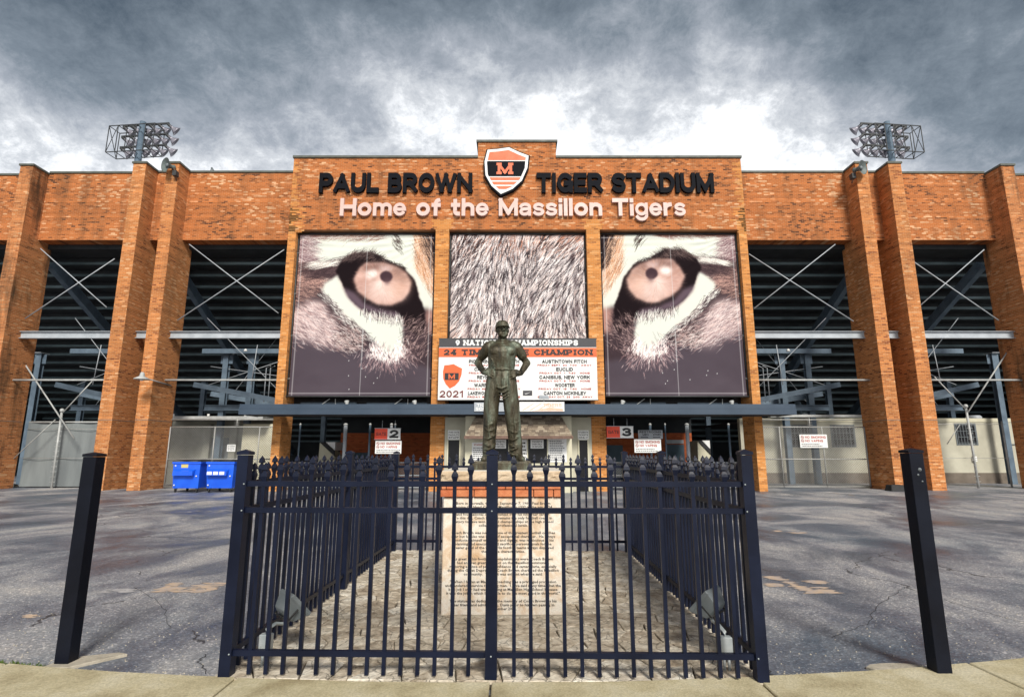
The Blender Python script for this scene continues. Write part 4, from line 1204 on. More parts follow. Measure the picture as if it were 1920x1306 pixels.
def banner(label, xa, xb, za, zb, y, P, seed, wr=.02):
    t = thing('banner', label, 'banner', ((xa + xb) / 2, y, za), 'printed banners hung in the brick openings')
    h, w = P.h, P.w
    rgb = srgb(np.clip(P.a, 0, 255))
    U, V = P.U, P.V
    wy = wr * (vnoise(h, w, 60, 30, seed + 30, 3) - .5)
    fan = np.sin((np.arctan2(V - .0, 1.02 - U)) * 46 + 6 * vnoise(h, w, 90, 90, seed + 31, 2)) * .011 * np.exp(-((V) / .28) ** 2)
    hz = np.sin(V * 150 + 5 * vnoise(h, w, 80, 120, seed + 32, 2)) * .008 * np.exp(-((V - .05) / .06) ** 2)
    D = wy + fan + hz
    xs_ = (U - .5) * (xb - xa); zs_ = (1 - V) * (zb - za)
    vs = np.stack([xs_, D, zs_], -1).reshape(-1, 3)
    idx = np.arange(h * w).reshape(h, w)
    q = np.stack([idx[1:, :-1], idx[1:, 1:], idx[:-1, 1:], idx[:-1, :-1]], -1).reshape(-1, 4)
    me = bpy.data.meshes.new('printed_sheet')
    me.vertices.add(len(vs)); me.vertices.foreach_set('co', vs.astype(np.float32).ravel())
    me.loops.add(len(q) * 4); me.loops.foreach_set('vertex_index', q.astype(np.int32).ravel())
    me.polygons.add(len(q)); me.polygons.foreach_set('loop_start', np.arange(0, len(q) * 4, 4, dtype=np.int32))
    me.polygons.foreach_set('use_smooth', np.ones(len(q), bool))
    ca = me.color_attributes.new('print', 'FLOAT_COLOR', 'POINT')
    ca.data.foreach_set('color', np.concatenate([rgb.reshape(-1, 3), np.ones((h * w, 1))], 1).astype(np.float32).ravel())
    me.update(); me.validate()
    obj('printed_sheet', me, M_PRINT, t)
    hw, hh = (xb - xa) / 2, zb - za
    for (p, q_) in (((-hw - .06, 0, -.03), (-hw - .06, 0, hh + .03)), ((hw + .06, 0, -.03), (hw + .06, 0, hh + .03)), ((-hw - .09, -.02, -.03), (hw + .09, -.02, -.03)), ((-hw - .06, 0, hh + .06), (hw + .06, 0, hh + .06))):
        MB().tube([p, q_], .035, 8).build('frame_pipe', M_GALV, t)
    sm_ = MB().box(-hw * .04, -hw * .04 + .02, -.035, -.03, .02, hh - .02)
    for s in (-1, 1):
        for k in range(4): MB().tube([(s * (hw + .11), -.02, hh * (.1 + .26 * k)), (s * (hw - .02), -.03, hh * (.1 + .26 * k) + .02)], .012, 6).build('tie', M_PIPE, t)
    return t

def eye_print(seed, mirror, shift=0.0):
    w, h = 250, 300
    P = Print(w, h, (74, 65, 73), seed)
    def c(pts):
        out = []
        for x, y in pts:
            v = (y - 60) / 1190; xl = 125 - 85 * v; xr = 1110 - 35 * v
            u = (x - xl) / (xr - xl)
            if mirror: u = 1 - u + shift
            out.append((u, v - (.02 if mirror else 0)))
        return out
    sg = -1 if mirror else 1
    def A(deg): return (lambda u, v: np.full_like(u, R(deg if not mirror else 180 - deg)))
    WHT = (212, 215, 204); DRK = (26, 18, 21); DK2 = (56, 45, 49); PNK = (222, 190, 178); TAN = (198, 140, 104)
    full = np.ones((h, w))
    P.poly(c([(20, 0), (1180, 0), (1180, 760), (20, 760)]), (206, 190, 180), 2)
    # white brow
    wm = P.poly(c([(90, 20), (1015, 20), (1040, 250), (1120, 480), (1120, 660), (1030, 640), (960, 400), (740, 250), (520, 190), (420, 260), (190, 310), (90, 230)]), WHT, 2, .015, .01)
    P.poly(c([(20, 30), (150, 40), (185, 100), (165, 150), (205, 190), (180, 240), (240, 285), (20, 330)]), (120, 92, 100), 5, .05, .03, .9)
    P.strokes(P.mask(c([(60, 30), (240, 40), (260, 300), (60, 320)]), 3), 700, .10, A(20), [(96, 72, 80), (140, 110, 112), (225, 210, 205)], .6)
    P.strokes(P.mask(c([(200, 50), (720, 50), (720, 95), (200, 90)]), 2), 260, .10, A(165), [(150, 110, 96), (96, 66, 62)], .55)
    # tan fringe and black corner
    P.poly(c([(985, 40), (1110, 40), (1110, 520), (1060, 430), (985, 330)]), (214, 168, 132), 4, .03, .02, .85)
    P.strokes(P.mask(c([(970, 60), (1110, 60), (1110, 540), (1050, 460), (970, 340)]), 2), 900, .13, A(68), [(120, 78, 56), (230, 190, 158), (240, 228, 214), (196, 130, 90)], .7, .14)
    P.poly(c([(1005, 20), (1130, 20), (1130, 360), (1070, 270)]), (36, 28, 32), 1, .02, .015)
    P.strokes(P.mask(c([(1000, 50), (1080, 60), (1100, 350), (1050, 260)]), 2), 200, .10, A(66), [(36, 28, 32), (220, 180, 150)], .7, .1)
    P.strokes(P.mask(c([(800, 50), (860, 50), (880, 180), (840, 180)]), 2), 40, .08, A(55), [(60, 46, 44)], .8, .15)
    # left cheek, pink and dark patches
    P.poly(c([(20, 300), (200, 290), (300, 400), (280, 470), (20, 480)]), (206, 164, 150), 3, .05, .03)
    P.poly(c([(20, 420), (160, 430), (300, 490), (400, 640), (560, 770), (660, 830), (620, 930), (380, 900), (340, 740), (250, 590), (20, 660)]), DK2, 4, .05, .03)
    P.poly(c([(20, 650), (170, 565), (280, 585), (370, 700), (410, 800), (430, 900), (330, 930), (20, 800)]), (190, 166, 164), 8, .09, .04)
    P.poly(c([(30, 850), (400, 920), (640, 930), (1080, 1000), (1120, 1300), (0, 1300)]), (76, 67, 75), 14, .04)
    P.strokes(P.mask(c([(20, 560), (420, 640), (560, 830), (480, 930), (20, 860)]), 6), 700, .06, A(28), [(240, 224, 220), (120, 96, 100), (70, 54, 58), (220, 186, 178)], .45, .22)
    P.strokes(P.mask(c([(110, 640), (250, 600), (370, 720), (420, 890), (320, 920), (120, 800)]), 6), 420, .08, A(35), [(240, 228, 224), (226, 204, 198), (110, 90, 94)], .5, .25)
    P.strokes(P.mask(c([(20, 290), (330, 330), (300, 480), (20, 600)]), 6), 1100, .08, A(12), [(92, 70, 72), (206, 166, 150), (60, 46, 50), (180, 140, 128)], .5, .3)
    # dark brow streak running to the outer corner
    P.poly(c([(170, 300), (300, 285), (430, 262), (440, 330), (400, 385), (290, 385), (210, 350)]), (62, 48, 52), 3, .03, .03)
    P.strokes(P.mask(c([(110, 290), (440, 250), (430, 390), (180, 390)]), 4), 900, .11, A(-14), [(40, 30, 34), (70, 54, 58), (100, 80, 80)], .6, .15)
    P.strokes(P.mask(c([(190, 280), (420, 255), (420, 285), (200, 315)]), 2), 160, .10, A(-14), [(236, 232, 222)], .6, .1)
    # right-hand cheek, dark with flecks
    P.poly(c([(870, 700), (1050, 620), (1120, 660), (1120, 1040), (860, 1000)]), (60, 48, 53), 4, .05, .03)
    P.poly(c([(1040, 640), (1120, 640), (1120, 860), (1060, 820)]), (196, 150, 136), 5, .05, .03, .8)
    # eye rim
    P.poly(c([(385, 335), (430, 262), (530, 203), (640, 203), (750, 268), (880, 305), (962, 405), (992, 520), (1035, 620), (1045, 760), (1000, 830), (930, 790), (868, 725), (800, 692), (690, 682), (590, 642), (500, 562), (438, 462), (402, 372)]), DRK, 1, .012, .008)
    P.poly(c([(430, 460), (470, 540), (560, 625), (690, 665), (860, 700), (840, 650), (700, 625), (590, 580), (520, 500)]), (92, 76, 86), 3, .01)
    P.strokes(P.mask(c([(420, 265), (520, 195), (650, 195), (760, 268), (640, 240), (520, 245)]), 2), 420, .09, A(-32), [(34, 26, 28), (60, 46, 46), (110, 92, 88)], .6, .3)
    P.strokes(P.mask(c([(640, 190), (770, 255), (900, 305), (850, 310), (700, 262)]), 1), 110, .07, A(30), [(34, 26, 28)], .7, .25)
    # iris
    iris = [(512, 405), (552, 322), (608, 272), (740, 272), (832, 304), (902, 352), (938, 425), (922, 495), (870, 562), (785, 598), (700, 592), (610, 552), (545, 490)]
    im = P.poly(c(iris), (190, 154, 142), 2, .012)
    P.a += (im * 1.0)[..., None] * ((vnoise(h, w, 16, 16, seed + 60, 3) - .5) * 70)[..., None]
    P.poly(c([(600, 440), (700, 420), (860, 450), (880, 520), (780, 575), (680, 560), (610, 510)]), (222, 202, 194), 9, .06, 0, .7)
    P.poly(c([(545, 420), (600, 360), (640, 430), (620, 540), (560, 500)]), (186, 146, 136), 8, .03, 0, .6)
    P.poly(c([(790, 430), (900, 400), (920, 470), (850, 560), (800, 520)]), (214, 172, 152), 8, .04, 0, .6)
    P.poly(c([(800, 320), (900, 360), (935, 430), (890, 440), (820, 380)]), (150, 118, 104), 7, .03, 0, .7)
    P.poly(c([(570, 300), (700, 280), (850, 320), (900, 380), (850, 350), (700, 320), (600, 340)]), (104, 78, 72), 6, .03, 0, .9)
    P.poly(c([(610, 345), (660, 325), (700, 345), (680, 385), (620, 395)]), (244, 236, 232), 3, .02, 0, .85)
    P.poly(c([(700, 300), (780, 300), (800, 330), (730, 345)]), (206, 184, 182), 3, .02, 0, .7)
    P.poly(c([(660, 420), (730, 400), (750, 450), (690, 480)]), (236, 214, 206), 5, .03, 0, .8)
    cu, cv = c([(725, 430)])[0]
    P.strokes(im, 420, .07, lambda u, v: np.arctan2((v - cv), (u - cu)), [(196, 140, 116), (232, 200, 184), (180, 126, 108)], .14, .3)
    pu = c([(755 + 46 * math.cos(a), 380 + 42 * math.sin(a)) for a in np.linspace(0, 6.28, 20)])
    P.poly(pu, (66, 48, 54), 1, .004); P.poly(c([(728, 400), (788, 400), (770, 436), (756, 446)]), (92, 70, 74), 3, .02, 0, .8)
    # white crescent below
    wc = P.poly(c([(400, 365), (412, 420), (452, 520), (522, 602), (600, 662), (700, 696), (800, 700), (868, 718), (884, 800), (872, 950), (800, 990), (700, 900), (650, 840), (560, 755), (470, 682), (380, 592), (285, 490), (300, 440)]), WHT, 2, .014, .012)
    P.strokes(P.mask(c([(560, 640), (880, 690), (880, 740), (600, 690)]), 2), 320, .06, A(82), [(238, 238, 228), (60, 48, 52), (200, 190, 186)], .6, .2)
    P.strokes(P.mask(c([(280, 480), (480, 690), (660, 850), (620, 850), (440, 700), (270, 520)]), 2), 320, .06, A(40), [(70, 56, 60), (238, 236, 228)], .6, .25)
    # rosy fringe under the white, flecks to the side
    P.strokes(P.mask(c([(580, 900), (700, 900), (800, 960), (880, 900), (960, 900), (940, 1040), (760, 1060), (600, 1020)]), 10), 620, .05, lambda u, v: np.arctan2((v - .55), sg * (u - (.68 if not mirror else .32)) * .9) if not mirror else np.arctan2((v - .55), (u - .32)), [(226, 200, 198), (176, 140, 140), (108, 90, 95), (92, 78, 84)], .5, .22)
    P.strokes(P.mask(c([(880, 700), (1050, 700), (1060, 960), (880, 980)]), 6), 420, .055, A(-50), [(52, 40, 44), (120, 98, 98), (196, 166, 160), (70, 56, 60)], .55, .4)
    P.strokes(P.mask(c([(640, 860), (780, 960), (880, 860), (890, 960), (780, 1010), (640, 960)]), 5), 300, .04, A(70), [(250, 246, 240), (240, 222, 218)], .6, .35)
    P.strokes(P.mask(c([(380, 800), (560, 780), (600, 900), (420, 930)]), 6), 420, .06, A(25), [(236, 224, 218), (70, 56, 58), (190, 160, 154)], .55, .4)
    # plain lower part with faint weave and welds
    P.a += (vnoise(h, w, 60, 90, seed + 4) - .5)[..., None] * 22 * np.clip((P.V - .72) * 5, 0, 1)[..., None]
    seam = (625 - 65 * P.V); us = c([(625, 60)])[0][0] + (c([(560, 1250)])[0][0] - c([(625, 60)])[0][0]) * P.V
    P.a[np.abs(P.U - us) < .0025] = P.a[np.abs(P.U - us) < .0025] * .45 + 205 * .55
    for e in (P.U - .022, P.U - .978, (P.V - .018), (P.V - .985)):
        q = np.abs(e) < .0022; P.a[q] = P.a[q] * .6 + 210 * .4
    for k in range(10):
        i, j = int(P.rg.uniform(.78, .97) * h), int(P.rg.uniform(.4, .8) * w); P.a[i:i + 2, j] = 210
    return P
def fur_print(seed):
    w, h = 260, 210
    P = Print(w, h, (160, 151, 151), seed)
    full = np.ones((h, w)) + vnoise(h, w, 40, 40, 3) * .0
    def ang(u, v):
        fan = (u - .45) * 1.9 * np.clip((v - .45) * 1.6, 0, 1) - (u - .42) * .35 * (1 - v)
        return R(98) - fan * -1.0 * -1 + .22 * np.sin(u * 9 + v * 3) + R(12) * (1 - v)
    cols = [(236, 216, 208), (244, 238, 236), (246, 240, 238), (74, 64, 68), (44, 37, 41), (206, 172, 158), (150, 147, 154), (240, 232, 230)]
    P.strokes(full, 5200, .15, ang, cols, .6, .16)
    topm = np.clip(1 - P.V / .22, 0, 1)
    P.strokes(topm + 1e-6, 500, .12, ang, [(190, 110, 76), (206, 128, 92), (150, 90, 66)], .55, .2)
    cor = np.clip(1 - P.V / .45, 0, 1) * np.clip(1 - P.U / .3, 0, 1)
    P.strokes(cor + 1e-7, 460, .13, ang, [(46, 36, 40), (60, 48, 50)], .7, .3)
    bot = np.clip((P.V - .6) / .4, 0, 1)
    P.strokes(bot + 1e-6, 1100, .12, ang, [(236, 206, 194), (228, 190, 176), (214, 172, 156)], .6, .2)
    P.strokes(full, 2600, .11, ang, [(248, 242, 240), (30, 24, 28), (44, 37, 41), (242, 226, 220)], .85, .18, 1)
    for k in range(14):
        u, v = P.rg.uniform(.05, .95), P.rg.uniform(.05, .95)
        m = np.exp(-(((P.U - u) / .018) ** 2 + ((P.V - v) / .05) ** 2))[..., None] * .6
        P.a = P.a * (1 - m) + np.array((58, 44, 48)) * m
    return P
YBN = YB + .28
banner('banner printed with a striped animal eye, above the gate nearer the dumpsters', OP[0][0] + .10, OP[0][1] - .10, 4.08, 11.60, YBN, eye_print(11, False), 11)
banner('banner printed with pale streaky fur, behind the statue head', OP[1][0] + .10, OP[1][1] - .10, 5.4, 11.60, YBN, fur_print(23), 23)
banner('banner printed with a striped animal eye, above the gate with the restroom sign', OP[2][0] + .10, OP[2][1] - .10, 4.08, 11.60, YBN, eye_print(37, True, .02), 37)
# dark sheet added behind the banners to keep the openings dark
part(MB().box(OP[0][0] - .02, OP[2][1] + .02, YB + 1.21, YB + 1.3, 3.6, ZL + .2), 'dark_backing', M_SOFFIT)

# ------------------------------------------------------------------ schedule board
bd = thing('schedule_board', 'white season schedule board under black and orange headings, behind the statue', 'sign', (.25, 23.62, 3.84))
def bat(x, y): 
    p = at(x, y, 23.6); return p.x - .25, p.z - 3.84
MB().box(-3.44, 3.44, 0, .12, 0, 2.67).build('panel', M_WHITE, bd)
MB().box(-3.44, 3.44, -.006, -.001, 2.30, 2.67).build('heading_band', M_CHAR, bd)
MB().box(-3.44, 3.44, -.006, -.001, 1.86, 2.275).build('heading_band', M_SIGNO, bd)
for (a, b, c_, d_) in ((-3.47, 3.47, -.03, -.001), (-3.47, 3.47, 2.671, 2.70)): MB().box(a, b, -.01, .12, c_, d_).build('edge_trim', M_GALV, bd)
block_text('heading', '9 NATIONAL CHAMPIONSHIPS', -2.72, 2.66, 2.37, 2.62, -.010, M_WHITE, bd, .27, .07, slab=True, words=True)
block_text('heading', '24 TIME STATE CHAMPION', -3.22, 3.28, 1.945, 2.195, -.010, M_INK, bd, .26, .07, slab=True, words=True)
block_text('year', '2021', -3.36, -2.36, .10, .40, -.004, M_MAROON, bd, .2, .16)
rowsL = [('PICKERINGTON NORTH', 'FRIDAY AUG. 20  7:00  HOME'), ('CANTON GLENOAK', 'FRIDAY AUG. 27  7:30  HOME'), ('REYNOLDSBURG', 'FRIDAY SEPT. 3  7:30  HOME'), ('WARREN HARDING', 'FRIDAY SEPT. 10  7:00  AWAY'), ('LAKEWOOD ST. EDWARD', 'FRIDAY SEPT. 17  7:30  HOME')]
rowsR = [('AUSTINTOWN FITCH', 'FRIDAY SEPT. 24  7:00   AWAY'), ('EUCLID', 'FRIDAY OCT. 1  7:30   HOME'), ('CANISIUS, NEW YORK', 'FRIDAY OCT. 8  7:30   HOME'), ('WOOSTER', 'FRIDAY OCT. 15  7:30   HOME'), ('CANTON MCKINLEY', 'SATURDAY OCT. 23  2:00  AWAY')]
for k, ((a, b), (c1, d1)) in enumerate(zip(rowsL, rowsR)):
    z = 1.66 - k * .345
    for s, cx, wmax in ((a, -1.03, .122), (c1, 2.03, .122)):
        w = len(s) * wmax
        if s == 'LAKEWOOD ST. EDWARD': w = len(s) * .105; cx -= .12
        block_text('opponent', s, cx - w / 2, cx + w / 2, z - .075, z + .085, -.004, M_INK, bd, .27, .09)
    for s, cx in ((b, -1.03), (d1, 2.03)):
        w = len(s) * .084
        block_text('date_line', s, cx - w / 2, cx + w / 2, z - .20, z - .115, -.004, M_REDINK, bd, .26, .2)
# small brand patch and plain letter roundel
MB().box(.22, .62, -.006, -.001, .18, .40).build('logo_patch', M_CHAR, bd)
MB().prism([(.28, .28), (.33, .245), (.40, .26), (.56, .34), (.40, .285), (.335, .275)], -.010, -.0065).build('tick_mark', M_WHITE, bd)
MB().prism([(x * .40 - 2.86, z * .45 + 1.02) for x, z in outl], -.005, -.001).build('badge', M_SIGNO, bd)
MB().prism([(-3.16, .86), (-2.56, .86), (-2.56, 1.16), (-3.16, 1.16)], -.009, -.0055).build('badge_band', M_INK, bd)
block_text('letter', 'M', -3.0, -2.72, .90, 1.12, -.012, M_SIGNO, bd, .22)

# canopy signs
def sgn(x, y, Y): return at(x, y, Y)
a, b = at(889, 771, CY0 - .1), at(972, 754, CY0 - .1)
t = thing('canopy_sign', 'small grey sign ending in SCHOOL on the canopy edge behind the statue', 'sign', (a.x, CY0 - .10, a.z))
MB().box(0, b.x - a.x, 0, .03, 0, b.z - a.z).build('panel', M_STEEL, t)
block_text('lettering', 'TIGERS', .10, .86, .20, .32, -.003, M_WHITE, t, .22, .12)
block_text('lettering', 'SCHOOL', .06, .90, .04, .17, -.003, M_WHITE, t, .22, .12)
a, b = at(974, 771, CY0 - .1), at(1058, 753, CY0 - .1)
t = thing('canopy_sign', 'pale banner with faded orange sweep on the canopy edge right of the statue legs', 'sign', (a.x, CY0 - .10, a.z))
w_, h_ = b.x - a.x, b.z - a.z
MB().box(0, w_, 0, .02, 0, h_).build('panel', M_WHITE, t)
M_FADE = pm('faded_orange', (.78, .42, .28), (.76, .56, .46), 6, .5)
MB().prism([(.5, .02), (w_ - .05, .02), (w_ - .05, .10), (1.2, .16)], -.004, -.001).build('sweep', M_FADE, t)
for k in range(3): MB().prism([(.1 + k * .3, .04), (.16 + k * .3, .04), (.62 + k * .3, h_ - .05), (.56 + k * .3, h_ - .05)], -.006, -.0045).build('stroke', M_FADE, t)
block_text('lettering', 'TIGERS', .95, w_ - .10, .18, h_ - .06, -.004, M_FADE, t, .22, .12)

# spotlights on the canopy roof
def spot(p, aim, label, r=.10, post=.25):
    p = Vector(p); t = thing('canopy_spotlight', label, 'spotlight', p, 'spotlights standing on the canopy roof')
    MB().tube([(0, 0, 0), (0, 0, post)], .016, 6).build('post', M_PIPE, t)
    d = (Vector(aim) - p).normalized()
    MB().lathe([(r * .45, -.16), (r * .6, -.10), (r * .95, .0), (r, .04), (r * .8, .045)], (0, 0, post + .06), d, 12).build('head', M_PIPE, t)
for (px, py, aimx, lab) in ((777, 747, -6, 'white spotlight on the canopy at the left edge of the schedule board'), (1168, 750, 7, 'white spotlight on the canopy at the right edge of the schedule board'),
                            (650, 748, -8, 'small white spotlight on the canopy midway under the Gate 2 eye banner'), (1372, 752, 9, 'small white spotlight on the canopy at the far end of the Gate 3 eye banner')):
    q = at(px, 757, 23.2)
    spot((q.x, 23.2, CZ1 - .018), (aimx, 24.5, 9), lab, .10, .12)
q = at(1020, 757, 22.9)
t = thing('canopy_spotlight', 'flat grey floodlight on a stalk in front of the schedule board', 'spotlight', (q.x, 22.9, CZ1 - .018), 'spotlights standing on the canopy roof')
MB().tube([(0, 0, 0), (0, 0, .26)], .014, 6).build('post', M_GREY, t)
b = MB(); b.add([(x * w, y, z) for (w, y, z) in ((.22, -.03, .27), (.16, -.05, .40), (.22, .20, .36), (.16, .18, .46)) for x in (-1, 1)], [(0, 1, 3, 2), (4, 6, 7, 5), (2, 3, 7, 6), (0, 4, 5, 1), (0, 2, 6, 4), (1, 5, 7, 3)]); b.build('head', M_STEEL, t, .01)
# pipes propping the banners (on the canopy)
bs = thing('banner_brace', 'thin pale struts and blue grey beams under the eye banner nearer the dumpsters', 'strut', (0, 24.7, 3.55), 'struts under the eye banners')
bs2 = thing('banner_brace', 'thin pale struts and blue grey beams under the eye banner right of the schedule board', 'strut', (0, 24.7, 3.55), 'struts under the eye banners')
for root, xa, xb in ((bs, OP[0][0], OP[0][1]), (bs2, OP[2][0], OP[2][1])):
    MB().box(xa + .4, (xa + xb) / 2 - .3, .25, .35, .08, .30).build('beam', M_BSTEEL, root)
    MB().box((xa + xb) / 2 + .2, xb - .3, .15, .25, .06, .28).build('beam', M_BSTEEL, root)
    for k in (0.25, .75):
        x = xa + (xb - xa) * k
        MB().tube([(x - .35, -.1, .0), (x + .25, -.2, .42)], .02, 6).build('strut', M_PIPE, root)
        MB().tube([(x + .5, -.1, .0), (x + .5, -.2, .42)], .015, 6).build('strut', M_PIPE, root)

# ------------------------------------------------------------------ ticket booth
booth = thing('ticket_booth', 'cream ticket booth with a shingled mansard roof under the canopy', 'booth', (.27, 23.2, 0))
BXL, BXR, YF = -2.22, 2.22, 0.0
MB().box(BXL, BXR, YF, .8, 0, 3.12).build('front_wall', M_CREAM, booth)
MB().box(OP[1][0] - .27 + .02, BXL - .003, .72, .9, 0, 3.12).build('side_wall', M_CREAM_OLD, booth)
MB().box(BXR + .003, OP[1][1] - .27 - .02, .72, .9, 0, 3.12).build('side_wall', M_CREAM_OLD, booth)
# roof body and shingles
ez, ey, tz, ty = 2.26, -.70, 3.10, -.06
rb = MB()
tl, el = 1.78, 2.18
rb.add([(-el, ey, ez), (el, ey, ez), (tl, ty, tz), (-tl, ty, tz), (-el, -.004, ez), (el, -.004, ez), (tl, -.004, tz), (-tl, -.004, tz)],
       [(0, 1, 2, 3), (0, 4, 5, 1), (3, 2, 6, 7), (0, 3, 7, 4), (1, 5, 6, 2)])
roof = rb.build('roof', M_WOODTRIM, booth)
MB().box(-el - .02, el + .02, ey - .035, ey - .003, ez - .10, ez + .02).build('fascia', M_WOODTRIM, roof)
sl = Vector((0, ty - ey, tz - ez)); SLn = sl.length; sd = sl.normalized(); nn = Vector((0, -sd.z, sd.y))
rowsn = 10
shm = []
for mi in range(3):
    for wv in (.16, .22, .30):
        m_ = MB()
        hgt = SLn / rowsn * 1.25; th = .016
        p = [Vector((-wv / 2, 0, 0)), Vector((wv / 2, 0, 0)), Vector((wv / 2, 0, 0)) + sd * hgt, Vector((-wv / 2, 0, 0)) + sd * hgt]
        m_.add([q + nn * th for q in p[:2]] + [q + nn * .004 for q in p[2:]] + [q + nn * .001 for q in p], [(0, 1, 2, 3), (4, 5, 1, 0), (5, 6, 2, 1), (7, 4, 0, 3)])
        me = m_.mesh('shingle'); me.materials.append(M_SHIN[mi]); shm.append((wv, me))
for r in range(rowsn):
    f = r / rowsn; z = ez + sl.z * f; y = ey + sl.y * f; half = el + (tl - el) * (f + .06)
    x = -half
    while x < half - .02:
        wv, me = random.choice(shm)
        if x + wv > half:
            wv2 = half - x; o = obj('shingle', me, None, roof, (x + wv2 / 2, y, z)); o.scale.x = max(.1, (wv2 - .006) / wv); break
        o = obj('shingle', me, None, roof, (x + wv / 2, y, z)); o.scale.x = (wv - .008) / wv
        o.location += nn * (.003 + .004 * random.random())
        x += wv
def wpos(px, py, Y): p = at(px, py, Y); return p.x - .27, p.z
def paper(name, px0, py0, px1, py1, y, lines, parent=booth, Y0=23.2, mat=None, ink=None, title=None):
    xa, zb = wpos(px0, py0, Y0 + y); xb, za = wpos(px1, py1, Y0 + y)
    s = MB().box(xa, xb, y - .012, y - .002, za, zb).build(name, mat or M_WHITE, parent)
    n_ = len(lines); h = (zb - za) / (n_ + .6)
    for k, l in enumerate(lines):
        if not l: continue
        zc = zb - h * (k + .8)
        w = (xb - xa) * .86 * (l[1] if isinstance(l, tuple) else 1)
        s_ = l[0] if isinstance(l, tuple) else l
        block_text('lettering', s_, (xa + xb) / 2 - w / 2, (xa + xb) / 2 + w / 2, zc - h * .3, zc + h * .3, y - .0145, ink or M_INK, s, .2, .14)
    return s
def lines_sheet(parent, xa, xb, za, zb, y, n_, mat=M_INK):
    """small print too far off to read: rows of short dashes."""
    m = MB(); h = (zb - za) / n_
    for k in range(n_):
        x = xa; end = xb - random.uniform(0, .3) * (xb - xa)
        while x < end - .02:
            l = random.uniform(.03, .09)
            m.box(x, min(x + l, end), y - .002, y, zb - h * (k + .75), zb - h * (k + .35)); x += l + .018
    return stuff(m.build('small_print', mat, parent))
# ticket windows
for px0, px1 in ((922, 953), (990, 1026)):
    xa, zb = wpos(px0, 821, 23.19); xb, za = wpos(px1, 868, 23.19)
    wf = MB().box(xa - .05, xb + .05, -.03, -.002, za - .05, zb + .03).build('window', M_CREAM, booth)
    MB().box(xa, xb, -.036, -.031, za, zb).build('pane', M_GLASS, wf)
    mid = (xa + xb) / 2 - .01
    s_ = MB().box(mid - .28, mid + .26, -.046, -.038, zb - .42, zb - .06).build('notice', M_WHITE, wf)
    for k in range(3): block_text('lettering', ('TICKETS', 'CASH ONLY', 'NO REFUNDS')[k], mid - .22, mid + .20, zb - .18 - k * .10, zb - .115 - k * .10, -.048, M_INK, s_, .2, .14)
xa, zb = wpos(885, 829, 23.18); xb, za = wpos(919, 866, 23.18)
s_ = MB().box(xa, xb, -.02, -.002, za, zb).build('rules_panel', M_WHITE, booth); lines_sheet(s_, xa + .05, xb - .05, za + .05, zb - .18, -.021, 7)
block_text('lettering', 'STADIUM RULES', xa + .08, xb - .05, zb - .13, zb - .06, -.023, M_REDINK, s_, .2, .14)
xa, zb = wpos(1028, 822, 23.18); xb, za = wpos(1063, 866, 23.18)
s_ = MB().box(xa, xb, -.02, -.002, za, zb).build('rules_panel', M_WHITE, booth); lines_sheet(s_, xa + .05, xb - .05, za + .05, zb - .06, -.021, 12)
xa, zb = wpos(976, 824, 23.18); xb, za = wpos(989, 862, 23.18)
s_ = MB().box(xa, xb, -.02, -.002, za, zb).build('price_list', M_WHITE, booth); lines_sheet(s_, xa + .03, xb - .02, za + .05, zb - .05, -.021, 5)
for px0, px1, sx0, sx1, txt in ((841, 860, 840, 862, ('PASS GATE', 'FACULTY', 'STAFF')), (1086, 1103, 1083, 1104, ('STUDENTS', 'TICKETS', 'ONLY'))):
    xa, zb = wpos(px0, 825, 23.9); xb, za = wpos(px1, 900, 23.9)
    d_ = MB().box(xa, xb, .69, .715, .02, zb).build('door', M_GLASS, booth)
    MB().box(xa - .06, xa - .003, .67, .715, .02, zb + .05).build('door_frame', M_CREAM, d_); MB().box(xb + .003, xb + .06, .67, .715, .02, zb + .05).build('door_frame', M_CREAM, d_)
    paper('notice', sx0, 806, sx1, 824, .70, list(txt))

# ------------------------------------------------------------------ gates
def gate_sign(px0, py0, px1, py1, Y, num, label):
    a, b = at(px0, py1, Y), at(px1, py0, Y)
    t = thing('gate_sign', label, 'sign', (a.x, Y, a.z), 'gate number signs')
    w, h = b.x - a.x, b.z - a.z; m_ = w * .5
    MB().box(0, m_, 0, .04, 0, h).build('red_panel', M_SIGNR, t)
    MB().box(m_, w, 0, .04, 0, h).build('white_panel', M_WHITE, t)
    for z_ in (-.02, h): MB().box(-.02, w + .02, -.004, .05, z_, z_ + .02).build('frame', M_STEEL, t)
    MB().tube([(w * .28, .03, h), (w * .28, .03, h + .35)], .012, 6).build('hanger', M_STEEL, t); MB().tube([(w * .78, .03, h), (w * .78, .03, h + .35)], .012, 6).build('hanger', M_STEEL, t)
    block_text('lettering', 'GATE', m_ * .10, m_ * .92, h * .36, h * .64, -.003, M_INK, t, .17, .16)
    block_text('numeral', num, m_ + w * .08, w * .93, h * .12, h * .88, -.003, M_INK, t, .25)
gate_sign(702, 803, 751, 823, 23.6, '2', 'orange and white gate sign with a large black two')
gate_sign(1138, 799, 1187, 820, 23.6, '3', 'orange and white gate sign with a large black three')
